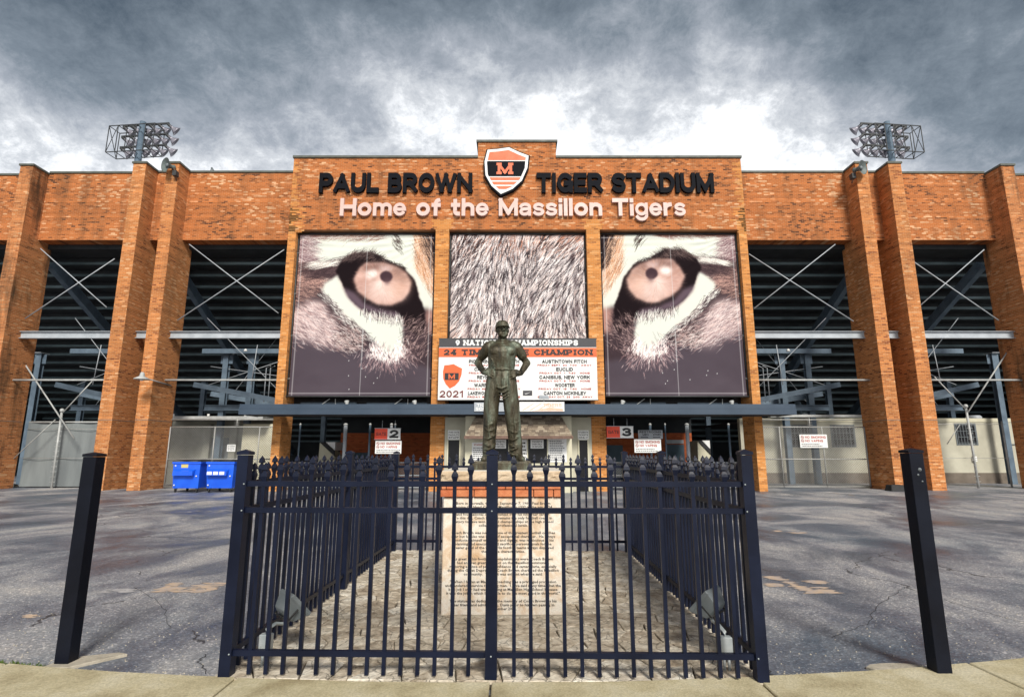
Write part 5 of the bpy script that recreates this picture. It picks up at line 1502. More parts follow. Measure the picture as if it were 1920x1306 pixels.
def smoke_sign(px0, py0, px1, py1, Y, label):
    a, b = at(px0, py1, Y), at(px1, py0, Y)
    t = thing('no_smoking_sign', label, 'sign', (a.x, Y, a.z), 'no smoking signs at the gates')
    w, h = b.x - a.x, b.z - a.z
    MB().box(0, w, 0, .02, 0, h).build('panel', M_WHITE, t)
    for k, s in enumerate(('NO SMOKING', 'NO VAPING')):
        z0_ = h * (.70 - k * .27)
        block_text('lettering', s, w * .20, w * (.95 if k == 0 else .84), z0_, z0_ + h * .19, -.003, M_REDINK, t, .22, .12)
        c_ = MB(); cx, cz, r = w * .10, z0_ + h * .09, h * .11
        ring = [(cx + r * math.cos(q), -.003, cz + r * math.sin(q)) for q in np.linspace(0, 2 * math.pi, 17)]
        c_.tube(ring, r * .14, 5); c_.bar((cx - r * .7, -.003, cz + r * .7), (cx + r * .7, -.003, cz - r * .7), r * .25, .004, (0, 1, 0))
        c_.build('prohibition_symbol', M_REDINK, t)
        c_ = MB(); c_.bar((cx - r * .6, -.002, cz), (cx + r * .6, -.002, cz), .002, r * .35); c_.build('cigarette_symbol', M_INK, t)
    lines_sheet(t, w * .05, w * .97, h * .06, h * .34, -.001, 2)
smoke_sign(703, 826, 753, 850, 23.55, 'white NO SMOKING NO VAPING sign hung below the GATE 2 sign')
smoke_sign(1190, 823, 1239, 848, 23.55, 'white NO SMOKING NO VAPING sign right of the GATE 3 sign')
smoke_sign(1501, 814, 1550, 839, 26.0, 'white NO SMOKING NO VAPING sign wired to the chain link gate')
a, b = at(425, 846, 26.0), at(442, 833, 26.0)
t = thing('notice_sign', 'small white notice with three black lines on the chain link gate over the dumpsters', 'sign', (a.x, 26.0, a.z))
MB().box(0, b.x - a.x, 0, .015, 0, b.z - a.z).build('panel', M_WHITE, t)
for k, s in enumerate(('NO PARKING', 'IN FRONT', 'OF GATE')): block_text('lettering', s, .04, b.x - a.x - .04, .23 - k * .085, .285 - k * .085, -.003, M_INK, t, .2, .14)
a, b = at(1197, 822, 24.6), at(1242, 806, 24.6)
t = thing('restroom_sign', 'grey RESTROOMS sign for men and women, behind the posts of Gate 3', 'sign', (a.x, 24.6, a.z))
w, h = b.x - a.x, b.z - a.z
MB().box(0, w, 0, .03, 0, h).build('panel', M_STEEL, t)
block_text('lettering', 'RESTROOMS', .06, w - .06, h * .66, h * .92, -.003, M_INK, t, .22, .14); block_text('lettering', 'MEN', w * .18, w * .42, h * .36, h * .58, -.003, M_INK, t, .22, .14); block_text('lettering', 'WOMEN', w * .60, w * .94, h * .36, h * .58, -.003, M_INK, t, .22, .14)
for xx in (.1, .6): MB().prism([(w * xx, h * .12), (w * (xx + .3), h * .12), (w * (xx + .3), h * .22), (w * xx, h * .22)], -.003, -.001).build('arrow', M_INK, t)

# posts and low gates of the two entrances
CHW = None
def chain_panel(root, xa, xb, za, zb, y, pitch=.11, r=.006):
    """woven wire as flat diagonal strands."""
    m = MB(); w, h = xb - xa, zb - za
    n_ = int((w + h) / pitch)
    for s in (1, -1):
        for k in range(1, n_):
            o = k * pitch
            p = []
            x_a, z_a = (o, 0) if o <= w else (w, o - w)
            x_b, z_b = (0, o) if o <= h else (o - h, h)
            if s < 0: x_a, x_b = w - x_a, w - x_b
            A_, B_ = Vector((xa + x_a, y + s * .004, za + z_a)), Vector((xa + x_b, y + s * .004, za + z_b))
            d = (B_ - A_).normalized(); q = Vector((-d.z, 0, d.x)) * r
            m.add([A_ - q, A_ + q, B_ + q, B_ - q], [(0, 1, 2, 3)])
    return stuff(m.build('wire_mesh', M_WIRE, root))
def entrance(label, xs_px, thick, x_l, x_r, shift):
    Y = 25.0
    t = thing('gate_posts', label, 'gate', (0, Y, 0), 'low gates with steel posts under the canopy')
    for px, w_ in xs_px:
        p = at(px, 800, Y)
        zt = at(px, 797, Y).z
        o = MB().tube([(p.x, 0, 0), (p.x, 0, zt)], w_, 10).build('post', M_BSTEEL if w_ < .06 else M_STEEL, t)
        MB().lathe([(w_ * 1.15, 0), (w_ * 1.15, .06), (w_ * .4, .10)], (p.x, 0, zt), (0, 0, 1), 10).build('post_cap', M_PIPE, o)
    for z in (1.18, .62, .10): MB().tube([(x_l, 0, z), (x_r, 0, z)], .022, 6).build('rail', M_STEEL, t)
    chain_panel(t, x_l, x_r, .10, 1.18, .0)
entrance('low chain link gate with grey steel posts, on the side of the dumpsters', [(563, .04), (648, .085), (694, .05), (734, .06), (741, .035)], .05, OP[0][0] + .05, OP[0][1] - .05, 0)
entrance('low chain link gate with grey steel posts, before the restroom sign', [(1219, .055), (1247, .035), (1288, .085), (1366, .05)], .05, OP[2][0] + .05, OP[2][1] - .05, 0)

# ================================================================== CONCOURSE AND GRANDSTAND
con = thing('concourse_building', 'dim red brick concourse wall with blue doors seen through Gates 2 and 3', 'building', (CX, 33.0, 0))
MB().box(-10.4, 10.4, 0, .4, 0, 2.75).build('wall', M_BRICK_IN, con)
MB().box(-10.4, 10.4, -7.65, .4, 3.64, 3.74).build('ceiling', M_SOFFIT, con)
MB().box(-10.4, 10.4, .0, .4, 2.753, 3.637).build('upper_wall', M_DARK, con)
for px0, px1, py in ((655, 690, 848), (1137, 1168, 834), (1250, 1283, 833)):
    a, b = at(px0, py, 32.9), at(px1, py, 32.9)
    d_ = MB().box(a.x - CX, b.x - CX, -.05, -.003, 0, a.z).build('door', M_DOOR, con)
    MB().box(b.x - CX - .16, b.x - CX - .10, -.09, -.052, .95, 1.1).build('handle', M_STEEL, d_)
a, b = at(1249, 831, 32.8), at(1283, 824, 32.8)
MB().box(a.x - CX, b.x - CX, -.05, -.003, a.z, b.z).build('lintel_board', M_STEEL, con)
for (px0, py0, px1, py1, lab) in ((598, 829, 626, 880, 'pale stair flank in the dark, on the side of the dumpsters'), (1306, 826, 1334, 880, 'pale stair flank in the dark, beyond the restroom sign')):
    a, b = at(px0, py0, 30.0), at(px1, py1, 30.0)
    t = thing('stair', lab, 'stair', (a.x, 30, 0), 'stairs up to the stands'); w = b.x - a.x
    MB().prism([(0, 0), (w, 0), (w, a.z - .75), (.05, a.z)], 0, 1.6).build('flank_wall', M_CREAM, t)
    MB().prism([(w * .05, a.z + .02), (w, a.z - .72), (w, a.z - .45), (w * .35, a.z + .02)], -.06, -.003).build('stringer', M_SOFFIT, t)
    MB().prism([(w * .42, a.z + .02), (w, a.z - .42), (w, a.z + .02)], -.02, 1.6).build('upper_flank', M_WHITE, t)
    for k in range(6): MB().box(.1 + k * w * .14, .1 + (k + 1) * w * .14, .1, 1.5, a.z - .15 - (k + 1) * .12, a.z - .05 - (k + 1) * .12).build('step', M_CREAM_OLD, t)

gs = thing('grandstand', 'dark steel underside of the grandstand with blue grey columns and braces behind the brick bays', 'grandstand', (CX, 26.5, 0))
T_, Rr = .75, .40
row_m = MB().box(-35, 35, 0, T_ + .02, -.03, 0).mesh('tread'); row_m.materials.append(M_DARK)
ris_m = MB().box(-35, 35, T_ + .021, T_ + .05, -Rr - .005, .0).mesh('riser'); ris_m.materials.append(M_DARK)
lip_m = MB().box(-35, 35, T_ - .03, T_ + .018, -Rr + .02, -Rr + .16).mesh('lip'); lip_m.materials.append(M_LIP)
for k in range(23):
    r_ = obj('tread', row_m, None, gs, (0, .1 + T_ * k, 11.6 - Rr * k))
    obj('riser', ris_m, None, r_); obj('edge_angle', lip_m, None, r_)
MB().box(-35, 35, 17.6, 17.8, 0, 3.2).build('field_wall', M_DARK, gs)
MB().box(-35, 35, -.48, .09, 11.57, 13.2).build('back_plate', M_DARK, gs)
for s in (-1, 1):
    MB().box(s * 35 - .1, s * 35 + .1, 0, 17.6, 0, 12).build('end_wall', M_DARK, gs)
    for d in (11.6, 17.4, 23.7):     # raker beams down the slope
        MB().bar((s * d, .3, 11.0), (s * d, 17.2, 11.0 - 17.2 * Rr / T_ - .2), .28, .5, (0, 0, 1)).build('raker_beam', M_BSTEEL, gs)
    for d, dy in ((14.35, 3.0), (15.75, 3.0), (25.9, 3.0), (12.3, 9), (20.2, 9), (28, 9), (16.5, 13)):
        zt = 11.2 - (dy) * Rr / T_ - .3 if dy > 3 else 6.9
        c = MB(); c.box(s * d - .14, s * d + .14, dy - .14, dy - .12, 0, zt); c.box(s * d - .14, s * d + .14, dy + .12, dy + .14, 0, zt); c.box(s * d - .012, s * d + .012, dy - .12, dy + .12, 0, zt)
        c.build('column', M_BSTEEL, gs)
    for d in (14.35, 15.75, 25.9):
        MB().box(s * d - .32, s * d + .32, 2.99, 3.01, 6.35, 6.86).build('gusset_plate', M_BSTEEL, gs)
        MB().box(s * d - .22, s * d + .22, 2.70, 3.30, 6.905, 6.93).build('cap_plate', M_STEEL, gs)
    for d, y_, z0_, z1_ in ((13.2, 2.2, 4.2, 6.0), (13.0, 2.25, 4.2, 6.0), (12.5, 2.4, 4.5, 5.1), (12.1, 2.4, 4.6, 5.3), (19.8, 3.4, 4.0, 5.2)):
        MB().tube([(s * d, y_, z0_), (s * d, y_, z1_), (s * (d - .12), y_ + .2, z1_ + .15)], .03, 6).build('conduit', M_STEEL, gs)
    for d, y_, z_ in ((13.9, 1.2, 6.72), (12.0, 4.0, 5.9), (11.7, 5.0, 6.6), (21.4, 2.0, 6.7)):
        MB().lathe([(.02, .12), (.05, .1), (.10, 0), (.08, -.02)], (s * d, y_, z_), (0, 0, 1), 10).build('pendant_lamp', M_WHITE, gs)
    # I-beams, pipes, rods in the bay fronts
    for (d0, d1) in ((10.62, D_A[0] + .25), (D_B[1] - .25 + .26, D_C[0] + .3), (D_A[1] + .003, D_B[0] - .003)):
        xa, xb = sorted((s * d0, s * d1)); y = -1.25 + .0
        b = MB(); b.box(xa, xb, y, y + .22, 7.20, 7.225); b.box(xa, xb, y, y + .22, 6.89, 6.915); b.box(xa, xb, y + .10, y + .12, 6.915, 7.20); b.build('cross_beam', M_STEEL, gs)
        if d0 == D_A[1] + .003: continue
        MB().tube([(xa, y + .1, 4.92), (xb, y + .1, 4.92)], .045, 8).build('pipe_rail', M_PIPE, gs)
        b = MB(); b.box(xa - .3 * (s < 0), xb + .3 * (s > 0), 2.55, 2.75, 6.85, 7.1); b.build('cross_beam', M_BSTEEL, gs)
        b = MB(); b.box(xa, xb, 2.7, 2.9, 4.05, 4.09); b.box(xa, xb, 2.7, 2.9, 3.80, 3.84); b.box(xa, xb, 2.79, 2.81, 3.84, 4.05); b.build('cross_beam', M_BSTEEL, gs)
        b = MB(); b.bar((s * d1, 1.6, 5.05), (s * (d0 + 1.2), 2.4, 4.15), .12, .26); b.build('ramp_beam', M_BSTEEL, gs)
        b = MB(); b.bar((s * d1, 3.3, 4.75), (s * (d0 + 1.2), 4.1, 3.95), .12, .26); b.build('ramp_beam', M_BSTEEL, gs)
        # rods behind
        MB().tube([(s * d1, 2.2, 8.7), (s * (d0 + 1.0), 2.5, 3.9)], .018, 6).build('brace_rod', M_STEEL, gs)
        MB().tube([(s * d1, 3.0, 6.2), (s * (d0 + .2), 3.0, 5.4)], .018, 6).build('brace_rod', M_STEEL, gs)
        MB().tube([(s * d1, 3.0, 5.2), (s * (d0 + 1.9), 3.0, 6.6)], .018, 6).build('brace_rod', M_STEEL, gs)
        MB().tube([(s * (d0 + 2.6), 1.0, 7.0), (s * (d0 + 2.75), 1.0, 4.95)], .022, 6).build('conduit', M_STEEL, gs)
        MB().tube([(s * (d0 + 3.4), 6.0, 9.0), (s * (d1 - .4), 4.0, 4.2)], .018, 6).build('brace_rod', M_STEEL, gs)
for s, quads in ((-1, (((355, 458), (522, 587)), ((533, 468), (333, 600)))), (1, (((1566, 458), (1414, 578)), ((1404, 476), (1600, 602))))):
    for p, q in quads:
        a, b = at(*p, 25.32), at(*q, 25.32)
        MB().tube([local(gs, a), local(gs, b)], .026, 6).build('tie_rod', M_STEEL, gs)
for p, q in (((76, 466), (200, 576)), ((215, 485), (47, 597)), ((1712, 490), (1872, 600)), ((1845, 468), (1726, 572))):
    a, b = at(*p, 25.32), at(*q, 25.32)
    MB().tube([local(gs, a), local(gs, b)], .026, 6).build('tie_rod', M_STEEL, gs)

# service rooms behind the chain link bays
sr = thing('concession_block', 'cream block concession building with barred windows behind the right hand bays', 'building', (21, 30.2, 0))
MB().box(-8.6, 14, 0, .3, .55, 3.25).build('wall', M_CREAM_OLD, sr)
MB().box(-8.6, 14, -.03, .3, 3.25, 3.45).build('parapet', M_CREAM, sr)
MB().box(-8.6, 14, -.02, .3, 0, .548).build('plinth', M_PLINTH, sr)
MB().box(-8.6, 14, .3, 6, 3.2, 3.3).build('roof', M_SOFFIT, sr)
for px0, px1, py0, py1 in ((1482, 1522, 796, 838), (1560, 1601, 796, 838), (1794, 1828, 793, 834)):
    a, b = at(px0, py1, 30.2), at(px1, py0, 30.2)
    wf = MB().box(a.x - 21, b.x - 21, -.03, -.003, a.z - .0, b.z).build('window', M_GREY, sr)
    MB().box(a.x - 21 + .06, b.x - 21 - .06, -.036, -.031, a.z + .06, b.z - .06).build('pane', M_GLASS, wf)
    n_ = 7
    for k in range(n_): 
        x = a.x - 21 + .1 + (b.x - a.x - .2) * k / (n_ - 1); MB().box(x - .012, x + .012, -.06, -.04, a.z + .05, b.z - .05).build('window_bar', M_GREY, wf)
    for k in range(4): 
        z = a.z + .12 + (b.z - a.z - .24) * k / 3; MB().box(a.x - 21 + .05, b.x - 21 - .05, -.075, -.062, z - .012, z + .012).build('window_bar', M_GREY, wf)
a, b = at(1440, 783, 28.6), at(1622, 777, 28.6)
MB().box(a.x - 21, b.x - 21 + .6, -1.9, -1.6, 3.40, 3.52).build('eave', M_PIPE, sr)
MB().lathe([(.22, 0), (.22, .25), (.32, .25), (.32, .4), (.05, .5)], (-4.4, 1.2, 3.3), (0, 0, 1), 12).build('roof_vent', M_STEEL, sr)
MB().tube([(-5.0, .6, 3.3), (-5.0, .6, 4.3), (-5.25, .2, 4.4)], .16, 10).build('roof_vent', M_BSTEEL, sr)
MB().lathe([(.35, 0), (.38, .3), (.3, .38)], (5.2, 1.2, 3.3), (0, 0, 1), 14).build('roof_vent', M_STEEL, sr)
MB().box(3.75, 3.95, -.12, -.003, 1.15, 1.42).build('meter_box', M_WHITE, sr)
MB().tube([(5.5, -.04, 2.05), (6.4, -.04, 2.05), (6.6, -.04, 1.9), (6.7, -.04, .5)], .03, 6).build('drain_pipe', M_GREY, sr)
M_SERV = pm('grey_service_wall', (.34, .335, .28), (.25, .245, .205), 1.1, .8, 0, .006, 7)
sl_ = thing('service_block', 'grey cream service rooms with a white eave behind the left chain link bay', 'building', (-14, 30.2, 0))
MB().box(-4.5, 1.6, 0, .3, 0, 3.3).build('wall', M_SERV, sl_)
for x in (-2.6, -1.2, .6): MB().box(x, x + .35, -.25, -.003, 0, 3.1).build('buttress', M_SERV, sl_)
MB().box(-.2, 1.6, -.9, -.45, 0, 3.1).build('partition', M_CREAM, sl_)
MB().box(-2.3, -1.3, -.04, -.003, 0, 2.4).build('door', M_GREY, sl_)
MB().box(-4.3, 1.3, -2.0, -.02, 3.30, 3.44).build('eave', M_PIPE, sl_)
for x in (-3.4, -1.6, .3): MB().lathe([(.06, 0), (.06, .12)], (x, -1.8, 3.44), (0, 0, 1), 8).build('roof_vent', M_WHITE, sl_)
MB().tube([(-4.2, -1.2, 3.44), (-4.2, -1.2, 4.1)], .06, 8).build('roof_vent', M_PIPE, sl_)
# dark covered mower behind the gate
t = thing('covered_mower', 'dark tarp covered equipment with a wheel behind the chain link gate', 'equipment', (-14.9, 28.2, 0))
b = MB(); vs = []; fs = []
for j in range(9):
    for i in range(13):
        x = -1.1 + 2.2 * i / 12; y = -.5 + 1.0 * j / 8
        h = 1.42 * max(0, (1 - (x / 1.25) ** 4) * (1 - (y / .62) ** 4)) * (1 - .15 * math.cos(x * 2.2)) + .06 * mnoise.noise(Vector((x * 3, y * 3, 1)))
        vs.append((x, y, max(.02, h)))
for j in range(8):
    for i in range(12): a = j * 13 + i; fs.append((a, a + 1, a + 14, a + 13))
b.add(vs, fs, True); b.build('tarp', M_RUBBER, t)
MB().lathe([(.30, -.08), (.36, -.05), (.36, .05), (.30, .08)], (-1.25, -.35, .37), (0, 1, 0), 18).build('wheel', M_RUBBER, t)

# chain link gates in the bays
def chain_gate(label, xa, xb, y, zt, uprights, extra=True):
    t = thing('chain_link_gate', label, 'gate', ((xa + xb) / 2, y, 0), 'chain link gates in the wing bays')
    ox = (xa + xb) / 2
    for z in (zt, zt * .47, .07): MB().tube([(xa - ox, 0, z), (xb - ox, 0, z)], .026, 8).build('rail', M_CHAIN, t)
    for x in [xa, xb] + uprights: MB().tube([(x - ox, -.01, .05), (x - ox, -.01, zt + (.0))], .028, 8).build('post', M_CHAIN, t)
    if extra:
        MB().tube([(xa - ox, 0, zt + .34), (xb - ox, 0, zt + .34)], .026, 8).build('rail', M_CHAIN, t)
        x = (xa * .45 + xb * .55) - ox
        MB().tube([(x, -.01, zt), (x, -.01, zt + .42)], .024, 6).build('post', M_CHAIN, t)
        for k in range(3): MB().tube([(x - .12, -.02, zt + .1 + k * .1), (x + .12, -.02, zt + .1 + k * .1)], .010, 5).build('barb_arm', M_CHAIN, t)
    chain_panel(t, xa - ox, xb - ox, .07, zt, 0)
chain_gate('chain link gate with white rails behind the blue dumpsters', CX - 16.3, CX - 10.65, 26.1, 2.80, [CX - 14.2, CX - 12.1])
chain_gate('chain link double gate before the barred windows', CX + 10.65, CX + 16.3, 26.1, 2.80, [CX + 12.3, CX + 14.3])

# outer bays: screen and braced masts
t = thing('screen_fence', 'grey fabric screen on wires closing the far left bay', 'fence', (CX - 21, 26.6, 0))
b = MB(); vs = []; fs = []; n1, n2 = 60, 12
for j in range(n2 + 1):
    for i in range(n1 + 1):
        x = -2.4 + 4.8 * i / n1; z = .05 + 2.95 * j / n2
        vs.append((x, .05 * math.sin(x * 3.1 + .6 * math.sin(z)) + .04 * mnoise.noise(Vector((x * 1.5, 0, z * .7))), z + .03 * math.sin(x * 2.0) * (j / n2)))
for j in range(n2):
    for i in range(n1): a = j * (n1 + 1) + i; fs.append((a, a + 1, a + n1 + 2, a + n1 + 1))
b.add(vs, fs, True); b.build('fabric', M_TARP, t)
for z in (2.72, 1.36): MB().tube([(-2.4, -.10, z), (2.4, -.10, z)], .012, 6).build('wire', M_CHAIN, t)
MB().tube([(-2.4, -.02, 3.05), (2.4, -.02, 3.05)], .04, 8).build('rail', M_PIPE, t)
t = thing('wire_fence', 'two thin wires strung before the cream block in the far right bay', 'fence', (CX + 21, 26.6, 0))
for z in (2.95, 1.36): MB().tube([(-2.4, 0, z), (2.4, 0, z)], .012, 6).build('wire', M_CHAIN, t)
MB().tube([(2.25, 0, 0), (2.25, 0, 3.1)], .04, 8).build('post', M_CHAIN, t)
def mast(s, Y, foot, head, a0, a1, b0, label, wire):
    f = at(*foot, Y); f.z = 0; h = at(*head, Y)
    t = thing('braced_mast', label, 'mast', (f.x, Y, 0), 'white masts with climbing pegs and long braces')
    LP = lambda px, YY=Y: local(t, at(*px, YY))
    MB().tube([(0, 0, 0), local(t, h)], .05, 10).build('pole', M_PIPE, t)
    MB().lathe([(.08, 0), (.10, .06), (.08, .14), (.02, .17)], local(t, h), (0, 0, 1), 10).build('pole_cap', M_PIPE, t)
    for k in range(13):
        q = local(t, h) * (.08 + .066 * k); MB().tube([q + Vector((-.13, -.02, 0)), q + Vector((.13, -.02, 0))], .012, 5).build('peg', M_PIPE, t)
    MB().tube([LP(a0, Y - .3), LP(a1, Y - .3)], .034, 8).build('brace', M_PIPE, t)
    MB().tube([LP(b0), local(t, h) - Vector((0, 0, .1))], .026, 8).build('brace', M_PIPE, t)
    MB().tube([LP(wire[0], Y - .15), LP(wire[1], Y - .15)], .02, 6).build('guy_wire', M_CHAIN, t)
mast(-1, 26.2, (97, 911), (116, 772), (30, 657), (139, 822), (175, 712), 'white pegged mast with crossed braces before the grey screen', ((104, 786), (5, 878)))
mast(1, 26.2, (1834, 906), (1811, 764), (1894, 651), (1815, 772), (1752, 706), 'white pegged mast with crossed braces before the cream block', ((1800, 795), (1776, 832)))

# dark bin at the pilaster foot
t = thing('floor_box', 'small black rubber block at the foot of the pilaster by the double gate', 'box', (CX + 16.35 - .1, 24.35, 0))
MB().add([(-.38, -.3, 0), (.30, -.3, 0), (.30, .2, 0), (-.38, .2, 0), (-.30, -.2, .26), (.24, -.2, .26), (.24, .15, .26), (-.30, .15, .26)], [(0, 1, 5, 4), (1, 2, 6, 5), (2, 3, 7, 6), (3, 0, 4, 7), (4, 5, 6, 7), (3, 2, 1, 0)]).build('body', M_RUBBER, t, .02)
# pale plank on the ground at far left
a = gr(8, 912)
t = MB().box(-.8, .55, -.1, .1, 0, .12).build('plank', M_CONC); t.location = (a.x, a.y, 0); tag(t, 'short pale plank lying on the asphalt by the stained pilaster', 'plank')

# wall lamp on the pilaster
t = thing('arm_lamp', 'white shaded lamp on a long pipe arm from the pilaster by the dumpsters', 'lamp', (CX - 16.33, 25.6, 4.72))
MB().tube([(0, .2, 0), (.04, -1.9, .10)], .030, 8).build('arm', M_PIPE, t)
hd = MB().lathe([(.06, .22), (.09, .15), (.10, .05), (.30, -.06), (.31, -.10), (.27, -.09)], (.04, -1.95, .10), (0, 0, 1), 16).build('shade', M_PIPE, t)
MB().lathe([(.05, -.16), (.08, -.10), (.05, -.05)], (.04, -1.95, .10), (0, 0, 1), 10).build('bulb', M_WHITE, hd)

# loudspeaker horns
def horn(px, py, s, label):
    p = at(px, py, 24.1)
    t = thing('horn_loudspeaker', label, 'loudspeaker', p, 'horn loudspeakers on the pilaster tops')
    d = Vector((s * .55, -1.0, -.10)).normalized()
    MB().lathe([(.10, -.42), (.13, -.36), (.09, -.28), (.12, -.16), (.20, -.06), (.33, .02), (.345, .03), (.33, .02), (.20, -.04), (.10, -.12), (.02, -.14)], (0, 0, 0), d, 24).build('bell', M_HORN, t)
    MB().lathe([(.09, -.12), (.11, -.04), (.06, .0), (.01, .01)], (0, 0, 0), d, 14).build('centre_horn', M_GREY, t)
    MB().tube([tuple(-d * .35), (-s * .34, .20, -.20), (-s * .34, .38, -.62)], .03, 6).build('bracket', M_WOODTRIM, t)
    MB().box(-s * .34 - .09, -s * .34 + .09, .14, .38, -.45, -.2).build('driver_box', M_GALV, t)
horn(311, 309, -1, 'grey green horn loudspeaker on the pilaster top above the dumpsters')
horn(1617, 314, 1, 'grey green horn loudspeaker on the pilaster top above the double gate')

# small fixture on the parapet
p = at(396, 319, 25.6)
t = thing('roof_fixture', 'tiny bent metal fixture on the parapet between horn and lettering', 'fixture', (p.x, 25.7, HT + .1))
MB().tube([(-.12, 0, 0), (-.05, 0, .32)], .03, 6).build('leg', M_GREY, t); MB().tube([(-.05, 0, .34), (.08, 0, .16), (.32, 0, .10), (.34, 0, 0)], [.05, .04, .035, .02], 6).build('arm', M_GREY, t)

# ------------------------------------------------------------------ dumpsters
def dumpster(x, y, label, labels3):
    t = thing('dumpster', label, 'dumpster', (x, y, 0), 'blue wheeled dumpsters by the gate', rz=R(2))
    w, d, z0_, h = 1.10, 1.25, .17, 1.24
    b = MB()
    b.add([(-w / 2 + .04, -d / 2 + .06, z0_), (w / 2 - .04, -d / 2 + .06, z0_), (w / 2 - .04, d / 2 - .06, z0_), (-w / 2 + .04, d / 2 - .06, z0_),
           (-w / 2, -d / 2, h - .3), (w / 2, -d / 2, h - .3), (w / 2, d / 2, h - .3), (-w / 2, d / 2, h - .3),
           (-w / 2, -d / 2, h), (w / 2, -d / 2, h), (w / 2, d / 2, h), (-w / 2, d / 2, h)],
          [(3, 2, 1, 0)] + [(i, (i + 1) % 4, (i + 1) % 4 + 4, i + 4) for i in range(4)] + [(i + 4, (i + 1) % 4 + 4, (i + 1) % 4 + 8, i + 8) for i in range(4)] + [(8, 9, 10, 11)])
    b.build('bin', M_DUMP, t, .008)
    for z in (h - .06,):
        r_ = MB(); 
        r_.box(-w / 2 - .03, w / 2 + .03, -d / 2 - .035, -d / 2 - .003, z - .02, z + .06); r_.box(w / 2 + .003, w / 2 + .035, -d / 2 - .03, d / 2 + .03, z - .02, z + .06); r_.box(-w / 2 - .035, -w / 2 - .003, -d / 2 - .03, d / 2 + .03, z - .02, z + .06)
        r_.build('rim', M_DUMP, t)
    pk = MB(); pz0, pz1 = .66, .94
    pk.add([(-w * .42, -d / 2 - .002, pz0), (w * .30, -d / 2 - .002, pz0), (w * .30, -d / 2 - .16, pz0 + .03), (-w * .42, -d / 2 - .16, pz0 + .03), (-w * .42, -d / 2 - .002, pz1), (w * .34, -d / 2 - .002, pz1), (w * .30, -d / 2 - .16, pz1 - .08), (-w * .42, -d / 2 - .16, pz1 - .08)],
           [(0, 3, 2, 1), (3, 7, 6, 2), (7, 4, 5, 6), (2, 6, 5, 1), (0, 4, 7, 3), (0, 1, 5, 4)]).build('lift_pocket', M_DUMP, t)
    for s in (-1, 1):
        ld = MB(); vs = []; fs = []
        for i in range(7):
            for j in range(4):
                xx = s * (.012 + (w / 2 + .01) * j / 3.0); yy = -d / 2 - .04 + (d + .06) * i / 6
                vs.append((xx, yy, h + .035 + .05 * math.sin(math.pi * j / 3) * .6 + .03 * math.sin(math.pi * i / 6)))
        for i in range(6):
            for j in range(3): a = i * 4 + j; fs.append((a, a + 1, a + 5, a + 4) if s > 0 else (a + 4, a + 5, a + 1, a))
        nV = len(vs); vs += [(x_, y_, z_ - .025) for x_, y_, z_ in vs]; fs += [tuple(reversed([q + nV for q in f])) for f in fs]
        for i in range(6): a = i * 4; fs += [(a, a + 4, a + 4 + nV, a + nV), (a + 3, a + 3 + nV, a + 7 + nV, a + 7)]
        fs += [(0, nV, nV + 1, 1), (1, nV + 1, nV + 2, 2), (2, nV + 2, nV + 3, 3)]
        ld.add(vs, fs); ld.build('lid', M_LID, t)
    for sx in (-1, 1):
        for sy in (-1, 1):
            c = MB().box(sx * .44 - .05, sx * .44 + .05, sy * .46 - .05, sy * .46 + .05, .13, .169).build('caster', M_GREY, t)
            MB().lathe([(.05, -.025), (.075, -.018), (.075, .018), (.05, .025)], (sx * .44, sy * .46 - .02, .076), (1, 0, 0), 14).build('wheel', M_RUBBER, c)
    if labels3:
        for k in range(3): 
            l_ = MB().box(-w * .40 + k * .25, -w * .40 + k * .25 + .2, -d / 2 - .172, -d / 2 - .166, pz0 + .06, pz0 + .19).build('sticker', M_WHITE, t)
    else:
        MB().box(-.22, .06, -d / 2 - .006, -d / 2 - .002, 1.0, 1.14).build('sticker', M_YELLOW, t)
    bo = MB()
    for (x_, z_) in ((-w / 2 + .1, h - .16), (w / 2 - .12, .66), (-w / 2 + .12, .3)): bo.lathe([(.032, 0), (.032, .012), (.015, .02)], (x_, -d / 2 - .0025, z_), (0, -1, 0), 10)
    bo.build('rivet', M_WHITE, t)
dumpster(-13.50, 23.92, 'blue wheeled dumpster with one yellow sticker, beside the pilaster', False)
dumpster(-12.12, 23.95, 'blue wheeled dumpster with three white stickers, near the canopy', True)

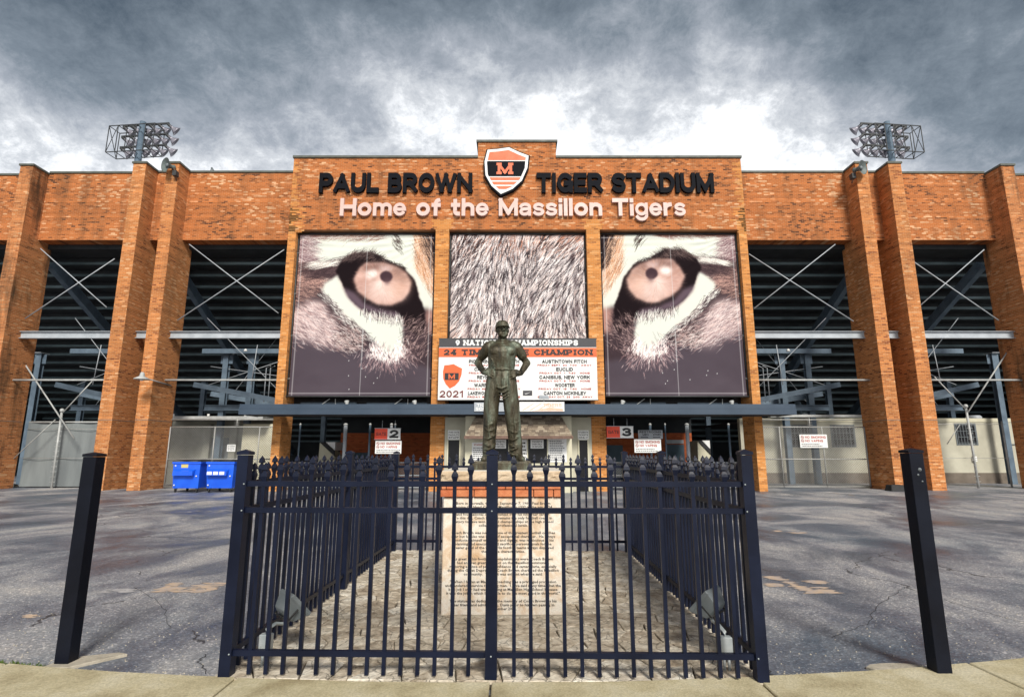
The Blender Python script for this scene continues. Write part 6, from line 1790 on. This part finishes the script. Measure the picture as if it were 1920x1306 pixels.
# ------------------------------------------------------------------ stadium floodlight towers
def tower(s, base_xy, z0_, label):
    t = thing('floodlight_tower', label, 'floodlight tower', (base_xy[0], base_xy[1], 0), 'floodlight towers beyond the parapet')
    face = Vector((-s * .10, 1.0, 0)).normalized(); ax = Vector((-s * 1.0, -.10, 0)).normalized()   # ax points towards the field's middle
    top = z0_ + 5.25
    MB().tube([(0, 0, 0), (0, 0, top)], [.40, .26], 12).build('pole', M_BSTEEL, t)
    b = MB()
    for k in range(16): b.tube([(-.34, -.05, top - 4.6 + k * .28), (.34, -.05, top - 4.6 + k * .28)], .03, 5)
    b.build('climbing_peg', M_GALV, t)
    hwid = 2.25
    zs_ = [top - 2.25, top - 1.15, top - .08]
    fr = MB()
    for z in zs_:
        MB().bar(ax * -hwid + face * .3 + Vector((0, 0, z)), ax * (hwid + .1) + face * .3 + Vector((0, 0, z)), .14, .15).build('cross_arm', M_GALV, t)
    off = -ax * .38 + Vector((0, 0, -.55))
    back, fro = -face * .75 + off, face * .45 + off
    zb0, zb1 = top - 2.75, top - .15
    for z in (zb0, zb1):
        for bk in (back, fro): fr.bar(ax * -hwid + bk + Vector((0, 0, z)), ax * hwid + bk + Vector((0, 0, z)), .065, .065)
    for k in range(6):
        o = ax * (-hwid + 2 * hwid * k / 5)
        for bk in ((back, fro) if k in (0, 5) else (back,)): fr.bar(o + bk + Vector((0, 0, zb0)), o + bk + Vector((0, 0, zb1)), .055, .055)
        for z in (zb0, zb1): fr.bar(o + back + Vector((0, 0, z)), o + fro + Vector((0, 0, z)), .05, .05)
        if k < 5 and k % 2 == 0:
            o2 = ax * (-hwid + 2 * hwid * (k + 1) / 5)
            fr.bar(o + back + Vector((0, 0, zb0)), o2 + back + Vector((0, 0, zb1)), .04, .04)
    fr.bar(ax * -hwid + fro + Vector((0, 0, zb0)), ax * -hwid + back + Vector((0, 0, zb1)), .045, .045)
    fr.build('frame', M_GALV, t)
    d = (face * .55 + ax * .62 + Vector((0, 0, -.52))).normalized()
    m_ = MB()
    m_.lathe([(.12, -.78), (.15, -.58), (.12, -.50), (.20, -.36), (.38, -.10), (.49, .0), (.45, .0), (.1, -.3)], (0, 0, 0), d, 14)
    lm = m_.mesh('floodlight'); lm.materials.append(M_REFL)
    bm_ = MB().lathe([(.12, -.92), (.15, -.56), (.11, -.50)], (0, 0, 0), d, 10).mesh('ballast'); bm_.materials.append(M_GALV)
    for z in zs_:
        for k in range(6):
            o = ax * (-hwid + .12 + (2 * hwid - .1) * k / 5) + face * .3 + d * .85 + Vector((0, 0, z - .12))
            l_ = obj('floodlight', lm, None, t, o); obj('ballast', bm_, None, l_)
p = at(250, 320, 46)
tower(-1, (p.x + .3, 46), 26.3, 'floodlight tower with rows of lamps above the left wing')
p = at(1670, 300, 46)
tower(1, (p.x + .1, 46), 26.3, 'floodlight tower with rows of lamps above the right wing')
